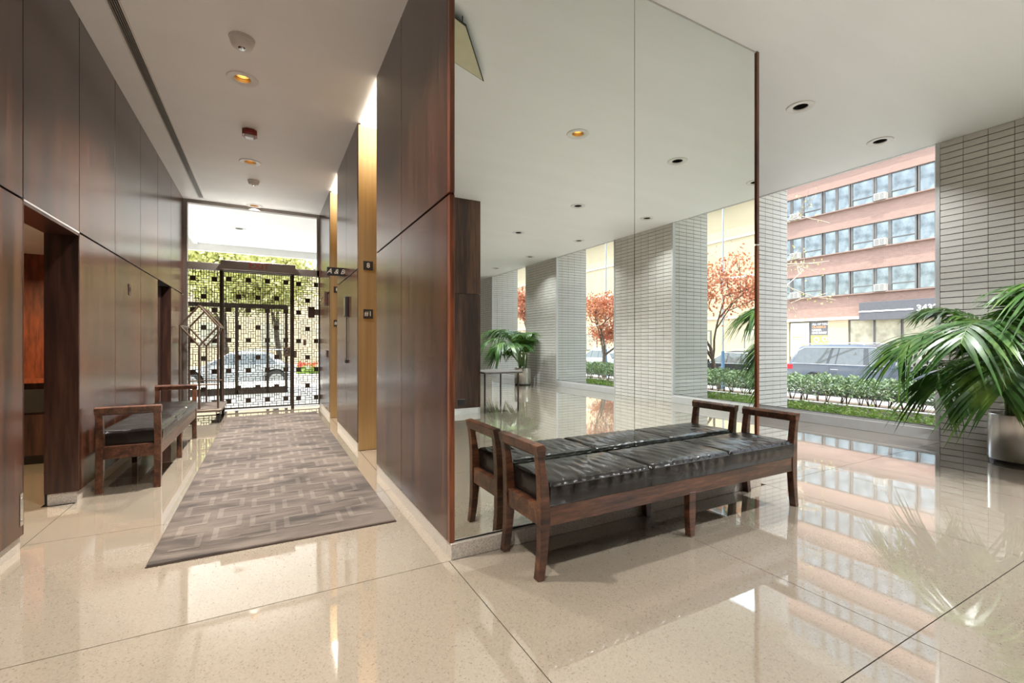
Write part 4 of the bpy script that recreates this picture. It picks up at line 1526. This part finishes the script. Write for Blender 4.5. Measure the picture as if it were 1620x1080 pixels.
# ------------------------------------------------------------------ cars
def make_car(label, paint, L=4.9, W=1.92, H=1.70, suv=True):
    """local: x forward, y left, z up from the road; origin at centre"""
    c = empty('car', (0, 0, 0), label=label, cat='car', group='parked cars')
    hl = L / 2
    wb_f, wb_r = hl - 0.92, -hl + 0.98
    wr = 0.37
    belt = 1.02 if suv else 0.92
    zb = 0.28

    def arch(cx):
        return [(cx + 0.44 * math.cos(a), max(zb, 0.36 + 0.44 * math.sin(a))) for a in [PI * k / 10 for k in range(11)]]
    bot = [(hl - 0.05, zb + 0.05)] + [(x, z) for x, z in arch(wb_f)] + [(x, z) for x, z in arch(wb_r)] + [(-hl + 0.06, zb + 0.07)]
    if suv:
        top = [(-hl, 0.62), (-hl + 0.03, belt - 0.02), (-hl + 0.10, belt + 0.02), (0.55, belt - 0.03), (0.98, belt - 0.03), (hl - 0.35, belt - 0.12), (hl - 0.08, belt - 0.26), (hl, 0.62)]
    else:
        top = [(-hl, 0.60), (-hl + 0.05, belt - 0.02), (-hl + 0.55, belt + 0.03), (0.6, belt), (1.0, belt - 0.03), (hl - 0.4, belt - 0.16), (hl - 0.07, belt - 0.30), (hl, 0.55)]
    prof = bot + top
    n = len(prof)
    layers = [(-W / 2 + 0.06, 0.985), (-W / 2, 1.0), (W / 2, 1.0), (W / 2 - 0.06, 0.985)]
    layers = []
    for y, k, dz in ((-W / 2 + 0.10, 0.975, -0.015), (-W / 2 + 0.02, 0.995, 0), (-W / 2, 1.0, 0), (W / 2, 1.0, 0), (W / 2 - 0.02, 0.995, 0), (W / 2 - 0.10, 0.975, -0.015)):
        layers.append((y, k, dz))
    order = [layers[0], layers[1], layers[2], layers[3], layers[4], layers[5]]
    ys = [-W / 2, -W / 2 + 0.03, -W / 2 + 0.12, W / 2 - 0.12, W / 2 - 0.03, W / 2]
    ks = [0.975, 0.992, 1.0, 1.0, 0.992, 0.975]
    m = MB()
    for y, k in zip(ys, ks):
        for x, z in prof:
            zz = 0.6 + (z - 0.6) * (1 - (1 - k) * 0.6)
            m.v.append((x * k, y, zz))
    for j in range(len(ys) - 1):
        for i in range(n):
            i2 = (i + 1) % n
            m.f.append((j * n + i, j * n + i2, (j + 1) * n + i2, (j + 1) * n + i))
    m.f.append(tuple(range(n - 1, -1, -1)))
    m.f.append(tuple((len(ys) - 1) * n + i for i in range(n)))
    m.build('body', paint, c, smooth=True)
    # greenhouse
    if suv:
        gb = [(-hl + 0.10, belt), (1.02, belt - 0.03)]
        gt = [(-hl + 0.42, H - 0.06), (-hl + 0.85, H), (-0.3, H + 0.005), (0.12, H - 0.05)]
    else:
        gb = [(-hl + 0.62, belt + 0.01), (1.05, belt - 0.03)]
        gt = [(-hl + 1.22, H - 0.05), (-hl + 1.7, H), (-0.25, H), (0.15, H - 0.05)]
    gp = [gb[0], gb[1]] + gt[::-1]
    m = MB()
    bw, tw = W / 2 - 0.04, W / 2 - 0.22
    for sg in (-1, 1):
        for x, z in gp:
            t = (z - belt) / (H - belt)
            m.v.append((x, sg * (bw + (tw - bw) * max(0, t)), z))
    k = len(gp)
    for i in range(k):
        i2 = (i + 1) % k
        m.f.append((i, i2, k + i2, k + i))
    m.f.append(tuple(range(k - 1, -1, -1)))
    m.f.append(tuple(range(k, 2 * k)))
    m.build('cabin', paint, c, bev=0.02, smooth=True, segs=2)

    def sidepane(pts, sg, nm, mat, off):
        vs = []
        for o in (off, off - 0.012):
            for x, z in pts:
                t = (z - belt) / (H - belt)
                vs.append((x, sg * (bw + (tw - bw) * t + o), z))
        q = len(pts)
        fs = [tuple(range(q)), tuple(range(2 * q - 1, q - 1, -1))] + [(i, (i + 1) % q, q + (i + 1) % q, q + i) for i in range(q)]
        return MB().add(vs, fs).build(nm, mat, c)
    lo, hi = belt + 0.05, H - 0.11
    if suv:
        x_a, x_b = -hl + 0.30, 0.80
        cuts = [(x_a, x_a + 0.35, -0.98, -0.98), (-0.90, -0.90, -0.08, -0.08), (0.02, 0.02, 0.80, 0.16)]
        wins = [[(-hl + 0.26, lo), (-1.12, lo), (-1.02, hi), (-hl + 0.60, hi), (-hl + 0.42, hi - 0.08)],
                [(-1.04, lo), (-0.86, lo), (-0.80, hi), (-0.94, hi)],
                [(-0.82, lo), (-0.06, lo), (-0.10, hi), (-0.76, hi)],
                [(0.10, lo), (0.86, lo), (0.22, hi - 0.01), (0.02, hi)]]
    else:
        wins = [[(-hl + 0.92, lo), (-0.62, lo), (-0.60, hi), (-hl + 1.30, hi)],
                [(-0.54, lo), (0.02, lo), (-0.02, hi), (-0.52, hi)],
                [(0.08, lo), (0.88, lo), (0.24, hi), (0.04, hi)]]
    for sg in (-1, 1):
        band = [wins[0][0], wins[-1][1], wins[-1][2]] + ([(wins[0][3][0], hi)] + [wins[0][4]] if suv else [wins[0][3]])
        sidepane(band, sg, 'pillar_band', 'car_black', 0.003)
        for wp in wins:
            sidepane(wp, sg, 'side_window', 'car_glass', 0.006)
        x0 = wins[0][0][0] - 0.03
        x1 = wins[-1][1][0] + 0.05
        # bright window surround
        def P(x, z):
            t = (z - belt) / (H - belt)
            return (x, sg * (bw + (tw - bw) * t + 0.008), z)
        path = [P(x1, lo - 0.02), P(x0, lo - 0.02), P(wins[0][-1][0] - 0.04, wins[0][-1][1] - 0.02), P(wins[0][-2][0] if suv else wins[0][-1][0] + 0.05, hi + 0.02), P(0.2, hi + 0.02), P(x1, lo - 0.02)]
        MB().tube(path, 0.011, 5, False).build('window_trim', 'chrome', c, smooth=True)
        MB().tube([(x, sg * (tw - 0.02), z) for x, z in ((-hl + 0.62, H - 0.005), (-hl + 0.8, H + 0.045), (-0.35, H + 0.05), (-0.1, H - 0.005))], 0.014, 5).build('roof_rail', 'chrome', c, smooth=True)
        for xh in (-0.95, 0.12):
            MB().tube([(xh - 0.02, sg * (W / 2 + 0.0), belt - 0.13), (xh, sg * (W / 2 + 0.03), belt - 0.125), (xh + 0.18, sg * (W / 2 + 0.03), belt - 0.125), (xh + 0.2, sg * (W / 2), belt - 0.13)], 0.011, 5).build('door_handle', 'chrome', c, smooth=True)
        MB().tube([(-hl + 0.95 * 1.5, sg * (W / 2 + 0.001), 0.36), (wb_f - 0.5, sg * (W / 2 + 0.001), 0.36)], 0.02, 5).build('sill_trim', 'black_metal', c)
        for xs_ in (-1.0, -0.04, 0.95):
            B(xs_ - 0.003, xs_ + 0.003, sg * W / 2 - 0.004, sg * W / 2 + 0.0015, 0.42, belt - 0.04).build('door_gap', 'dark_gasket', c)
        mm = MB().tube([(0.80, sg * (W / 2 - 0.02), belt + 0.04), (0.82, sg * (W / 2 + 0.12), belt + 0.09)], 0.03, 6)
        mm.box(0.74, 0.86, sg * (W / 2 + 0.05) - (0 if sg > 0 else 0.16), sg * (W / 2 + 0.05) + (0.16 if sg > 0 else 0), belt + 0.03, belt + 0.18)
        mm.build('door_mirror', paint, c, smooth=True)
        for xw in (wb_f, wb_r):
            yo = sg * (W / 2 - 0.02)
            yi = sg * (W / 2 - 0.24)
            wh = MB().tube([(xw, yi, wr), (xw, yo, wr)], wr, 28).build('wheel', 'rubber', c, smooth=True)
            MB().tube([(xw, yo - sg * 0.02, wr), (xw, yo + sg * 0.006, wr)], wr * 0.68, 22).build('rim', 'chrome', wh, smooth=True)
        B(-hl - 0.004 + 0.02, -hl + 0.30, min(sg * (W / 2 - 0.30), sg * (W / 2 + 0.004)), max(sg * (W / 2 - 0.30), sg * (W / 2 + 0.004)), 0.84, belt + 0.03 - 0.02).build('tail_lamp', 'tail_red', c, bev=0.02)
        B(hl - 0.42, hl - 0.06, min(sg * (W / 2 - 0.36), sg * (W / 2 - 0.01)), max(sg * (W / 2 - 0.36), sg * (W / 2 - 0.01)), 0.66, 0.80).build('head_lamp', 'lamp_clear', c, bev=0.02)
    # windscreens
    for (xa, za, xb, zb_, nm) in ((1.00, belt + 0.02, 0.17, H - 0.08, 'windscreen'), (gb[0][0] + 0.02, belt + 0.06, gt[0][0] - 0.02, H - 0.10, 'rear_window')):
        ya = bw - 0.10
        yb = tw - 0.04
        o = 0.012 if nm == 'windscreen' else -0.012
        vs = [(xa + o, -ya, za), (xa + o, ya, za), (xb + o, yb, zb_), (xb + o, -yb, zb_)]
        vs += [(x - o * 1.5, y, z) for x, y, z in vs]
        MB().add(vs, [(0, 1, 2, 3), (7, 6, 5, 4), (0, 4, 5, 1), (1, 5, 6, 2), (2, 6, 7, 3), (3, 7, 4, 0)]).build(nm, 'car_glass', c)
    B(hl - 0.06, hl + 0.004, -0.45, 0.45, 0.42, 0.66).build('grille', 'black_metal', c)
    return c


def place(c, x, y, z, rot):
    c.location = (x, y, z)
    c.rotation_euler = (0, 0, rot)


place(make_car('blue grey station wagon suv parked beyond the hedge', 'car_blue'), 17.15, 7.10, -0.57, -PI / 2)
place(make_car('silver sedan parked beyond the hedge in middle mirrored window', 'car_silver', 4.6, 1.82, 1.46, False), 17.0, -15.8, -0.57, -PI / 2)
place(make_car('black sedan parked beyond the hedge at the mirror edge window', 'car_black', 4.6, 1.82, 1.46, False), 17.0, -7.2, -0.57, -PI / 2)
place(make_car('grey sedan parked in street beyond the entrance door', 'car_silver', 4.6, 1.82, 1.46, False), -1.0, 20.0, -0.57, PI)
place(make_car('dark sedan behind the grey one beyond the entrance', 'car_black', 4.6, 1.82, 1.46, False), -7.4, 20.0, -0.57, PI)


# ------------------------------------------------------------------ brick building across the street
FX = 35.0


def build_brick_building():
    y0, y1 = 3.0, 32.0
    b = empty('brick_building', (FX, 16, -0.42), label='brick apartment building with window bands across the street', cat='building')
    B(FX + 0.5, FX + 8, y0, y1, -0.5, 26.0).build('core', 'plenum_dark', b)
    rows = [(4.54, 6.12), (7.48, 9.10), (10.42, 12.08), (13.38, 15.02), (16.35, 17.98), (19.3, 20.95), (22.3, 23.9)]
    zprev = 3.02
    for z0, z1 in rows:
        B(FX, FX + 0.55, y0, y1, zprev, z0 - 0.06).build('brick_band', 'facade_brick', b)
        B(FX - 0.22, FX + 0.3, y0, y1, z0 - 0.06, z0).build('sill', 'sill_brown', b)
        zprev = z1
    B(FX, FX + 0.55, y0, y1, zprev, 25.6).build('brick_band', 'facade_brick', b)
    B(FX - 0.15, FX + 0.6, y0, y1, 25.6, 26.0).build('coping', 'cream_trim', b)
    # window sequence
    period = 5.37
    seq = [('ac', 0.00, 0.76), ('wide', 0.85, 2.13), ('plain', 2.25, 3.03), ('plain', 3.08, 3.88), ('wide', 4.01, 5.31)]
    acn = 0
    for ri, (z0, z1) in enumerate(rows):
        for k in (-2, -1, 0, 1, 2):
            for kind, a, c in seq:
                ya, yb = 14.02 + period * k + a, 14.02 + period * k + c
                if ya < y0 + 0.1 or yb > y1 - 0.1:
                    continue
                w = empty('window', (FX + 0.1, (ya + yb) / 2, z0))
                w.location = Vector(w.location) - Vector(b.location)
                w.parent = b
                m = MB()
                t = 0.055
                m.box(FX + 0.08, FX + 0.2, ya - 0.03, ya + t, z0, z1)
                m.box(FX + 0.08, FX + 0.2, yb - t, yb + 0.03, z0, z1)
                m.box(FX + 0.08, FX + 0.2, ya + t, yb - t, z1 - t, z1)
                m.box(FX + 0.08, FX + 0.2, ya + t, yb - t, z0, z0 + t)
                zm = z0 + (0.48 if kind != 'plain' else 0)
                if kind != 'plain':
                    m.box(FX + 0.08, FX + 0.2, ya + t, yb - t, zm - 0.03, zm + 0.03)
                m.build('frame', 'frame_dark', w)
                B(FX + 0.13, FX + 0.15, ya + t, yb - t, zm + (0.03 if kind != 'plain' else t), z1 - t).build('pane', 'facade_glass', w)
                if kind != 'plain':
                    B(FX + 0.15, FX + 0.17, ya + t, yb - t, z0 + t, zm - 0.03).build('pane', 'facade_glass', w)
                if kind == 'ac' and k in (0, 1) and ri < 3:
                    nm = ('lowest', 'middle', 'highest')[ri]
                    wh = 'farther from the pier' if k == 1 else 'nearer the pier'
                    e = empty('air_conditioner', (FX - 0.1, (ya + yb) / 2, z0), label='%s row window air conditioner on brick building, %s' % (nm, wh), cat='air conditioner', group='window air conditioners')
                    B(FX - 0.32, FX + 0.13, ya + 0.06, yb - 0.06, z0 + 0.02, z0 + 0.47).build('case', 'ac_white', e, bev=0.015)
                    for s in range(5):
                        zz = z0 + 0.08 + s * 0.075
                        B(FX - 0.33, FX - 0.318, ya + 0.12, (ya + yb) / 2 - 0.02, zz, zz + 0.03).build('louvre', 'frame_dark', e)
                        B(FX - 0.33, FX - 0.318, (ya + yb) / 2 + 0.02, yb - 0.12, zz, zz + 0.03).build('louvre', 'frame_dark', e)
    # ground floor
    B(FX - 0.1, FX + 0.5, 15.5, y1, 2.83, 3.02).build('cornice', 'cream_trim', b)
    m = MB()
    for ya, yb in ((16.35, 17.62), (20.35, 22.0), (26, 27)):
        m.box(FX + 0.05, FX + 0.55, ya, yb, -0.42, 2.83)
    m.box(FX + 0.05, FX + 0.55, y0, 11.5, -0.42, 3.02)
    m.build('shop_pier', 'cream_stone', b)
    wins = [(17.62, 18.82), (18.85, 20.32), (22.0, 24.0), (24, 26), (14.86, 16.30), (13.4, 14.84), (11.5, 13.36)]
    for ya, yb in wins:
        w = empty('shop_window', (FX + 0.2, (ya + yb) / 2, -0.42))
        w.location = Vector(w.location) - Vector(b.location)
        w.parent = b
        m = MB()
        t = 0.05
        m.box(FX + 0.12, FX + 0.24, ya, ya + t, -0.42, 2.83)
        m.box(FX + 0.12, FX + 0.24, yb - t, yb, -0.42, 2.83)
        m.box(FX + 0.12, FX + 0.24, ya + t, yb - t, 2.75, 2.83)
        m.box(FX + 0.12, FX + 0.24, ya + t, yb - t, -0.42, 0.0)
        m.build('frame', 'frame_dark', w)
        B(FX + 0.17, FX + 0.19, ya + t, yb - t, 0.0, 2.75).build('pane', 'shop_glass', w)
    # awning with house number
    a = empty('shop_awning', (FX - 0.6, 12.5, 2.6), label='dark grey shop awning with white stripe and house number', cat='awning')
    B(FX - 0.45, FX + 0.001, 5.0, 15.47, 2.72, 3.88).build('box', 'awning_grey', a, bev=0.01)
    B(FX - 0.475, FX - 0.4505, 12.60, 15.47, 3.24, 3.32).build('stripe', 'sign_white', a)
    text('number', '3432', 0.52, 'sign_white', (FX - 0.46, 11.93, 3.30), (PI / 2, 0, -PI / 2), a, 0.008, bold=0.012)
    # posters in the shop windows
    p = empty('poster', (FX + 0.1, 18.2, 0.3), label='dark grey and yellow poster reading ALL OF YOUR CLASSICS UNDER ONE ROOF', cat='poster', group='shop window posters')
    B(FX + 0.10, FX + 0.115, 17.66, 18.78, 1.78, 2.72).build('upper_sheet', 'poster_grey', p)
    B(FX + 0.10, FX + 0.115, 17.66, 18.78, 0.35, 1.775).build('lower_sheet', 'poster_yellow', p)
    for i, (tx, mt, sz) in enumerate((('ALL OF YOUR', 'sign_white', 0.19), ('CLASSICS', 'poster_orange', 0.22), ('UNDER', 'sign_white', 0.19), ('ONE ROOF', 'sign_white', 0.19))):
        text('lettering', tx, sz, mt, (FX + 0.098, 18.70, 2.58 - 0.21 * i), (PI / 2, 0, -PI / 2), p, 0.002, 'LEFT', bold=0.004)
    for yy, zz in ((18.4, 1.45), (17.85, 1.50)):
        ring = [(FX + 0.095, yy + 0.15 * math.cos(2 * PI * k / 12), zz + 0.15 * math.sin(2 * PI * k / 12)) for k in range(13)]
        MB().tube(ring, 0.05, 5, False).build('flower_print', 'poster_pink', p)
    q = empty('poster', (FX + 0.1, 19.6, 0.3), label='white poster with pink lines and orange circle in shop window', cat='poster', group='shop window posters')
    B(FX + 0.10, FX + 0.115, 18.92, 20.25, 0.2, 2.70).build('sheet', 'poster_white', q)
    for z, h, mt, ya, yb in ((2.1, 0.05, 'poster_pink', 19.05, 20.1), (1.98, 0.05, 'poster_pink', 19.3, 19.9), (1.60, 0.10, 'poster_yellow', 19.5, 20.15), (1.48, 0.06, 'poster_orange', 19.6, 20.15)):
        B(FX + 0.092, FX + 0.0995, ya, yb, z, z + h).build('print_line', mt, q)
    MB().tube([(FX + 0.0995, 19.28, 0.95), (FX + 0.092, 19.28, 0.95)], 0.2, 18).build('print_circle', 'poster_orange', q)


build_brick_building()


# ------------------------------------------------------------------ cream building seen in the mirror
def build_cream_building():
    y0, y1 = -60.0, -11.0
    b = empty('cream_building', (FX - 2, -35, -0.42), label='tall cream masonry building across street seen in mirror', cat='building')
    B(FX - 2, FX + 8, y0, y1, -0.5, 12.6).build('wall', 'cream_stone', b)
    B(FX - 2.6, FX + 8, y0, y1 + 0.4, 12.6, 13.9).build('roof_band', 'roof_grey', b)
    for z in (3.2, 6.4, 9.6):
        B(FX - 2.08, FX - 2, y0, y1, z, z + 0.14).build('string_course', 'cream_trim', b)
    for k in range(9):
        ya = -58 + 5.0 * k
        for z in (0.4,):
            w = empty('window', (FX - 2.05, ya + 1, z))
            w.location = Vector(w.location) - Vector(b.location)
            w.parent = b
            B(FX - 2.06, FX - 1.98, ya, ya + 2.0, z, z + 1.9).build('frame', 'frame_dark', w)
            B(FX - 2.075, FX - 2.06, ya + 0.1, ya + 1.9, z + 0.1, z + 1.8).build('pane', 'shop_glass', w)
    p = empty('street_pole', (14.0, -5.8, -0.42), label='thin blue grey street pole outside the mirror edge window', cat='pole')
    MB().tube([(14, -5.8, -0.42), (14, -5.8, 6.5)], [0.035, 0.03], 10).build('shaft', 'roof_grey', p, smooth=True)
    MB().tube([(14, -5.8, -0.42), (14, -5.8, 0.9)], 0.055, 12).build('base', 'blue_paint', p, smooth=True)
    p = empty('street_pole', (14.0, -12.0, -0.42), label='thin blue grey street pole outside the middle mirrored window', cat='pole')
    MB().tube([(14, -12.0, -0.42), (14, -12.0, 6.5)], [0.035, 0.03], 10).build('shaft', 'roof_grey', p, smooth=True)
    MB().tube([(14, -12.0, -0.42), (14, -12.0, 0.9)], 0.055, 12).build('base', 'blue_paint', p, smooth=True)


build_cream_building()


# ------------------------------------------------------------------ outside the entrance
def build_forecourt():
    v = empty('vestibule_frame', (-0.2, 12.4, 0), label='dark outer vestibule door frame beyond the lattice door', cat='door frame')
    yv = 12.4
    for x in (-1.75, -0.62, -0.60 + 0.62, 0.42):
        B(x - 0.03, x + 0.03, yv - 0.05, yv + 0.05, -0.03, 2.0).build('post', 'bronze', v)
    B(-1.78, 0.45, yv - 0.05, yv + 0.05, 2.0, 2.1).build('header', 'bronze', v)
    B(-1.78, 0.45, yv - 0.05, yv + 0.05, -0.03, 0.12).build('bottom_rail', 'bronze', v)
    for a, c in ((-1.72, -0.65), (-0.59, -0.01), (0.05, 0.39)):
        B(a, c, yv - 0.004, yv + 0.004, 0.12, 2.0).build('pane', 'pane_glass', v)
    d = empty('canopy_lamp', (-0.5, 10.9, CZ), label='dark recessed lamp in the canopy soffit outside', cat='ceiling light')
    MB().lathe([(0.07, CZ - 0.002), (0.12, CZ - 0.008), (0.125, CZ - 0.001)], -0.5, 10.9).build('ring', 'white_plastic', d)
    MB().disc(-0.5, 10.9, CZ - 0.003, 0.07).build('aperture', 'baffle_black', d)
    # planter bed with flowers by the street
    f = empty('flower_bed', (2.2, 15.2, -0.03), label='flower bed with red blooms outside beside the entrance', cat='flower bed')
    B(0.75, 6.0, 14.7, 15.7, -0.03, 0.25).build('kerb', 'concrete', f)
    g = np.random.default_rng(77)
    n = 5000
    leaf_cloud(np.stack([g.uniform(0.8, 5.9, n), g.uniform(14.75, 15.65, n), 0.25 + np.abs(g.normal(0, 0.12, n))], 1), 0.04, 0.8, 3, 0.5).build('foliage', 'cover_leaf', f, kind='stuff')
    n = 900
    leaf_cloud(np.stack([g.uniform(0.8, 5.9, n), g.uniform(14.75, 15.65, n), 0.52 + g.normal(0, 0.04, n)], 1), 0.045, 0.6, 4, 0.8).build('blooms', 'flower_red', f, kind='stuff')
    # far house row closing the street view
    h = empty('far_house', (0, 42, -0.57), label='pale building far beyond the entrance trees', cat='building')
    B(-40, 26, 42, 50, -0.57, 7.5).build('wall', 'cream_stone', h)
    B(-40.5, 26.5, 41.7, 50, 7.5, 7.9).build('roof_edge', 'roof_grey', h)
    for k in range(14):
        B(-34 + k * 4.2, -32.4 + k * 4.2, 41.93, 42.02, 1.0, 2.8).build('window', 'shop_glass', h)


build_forecourt()
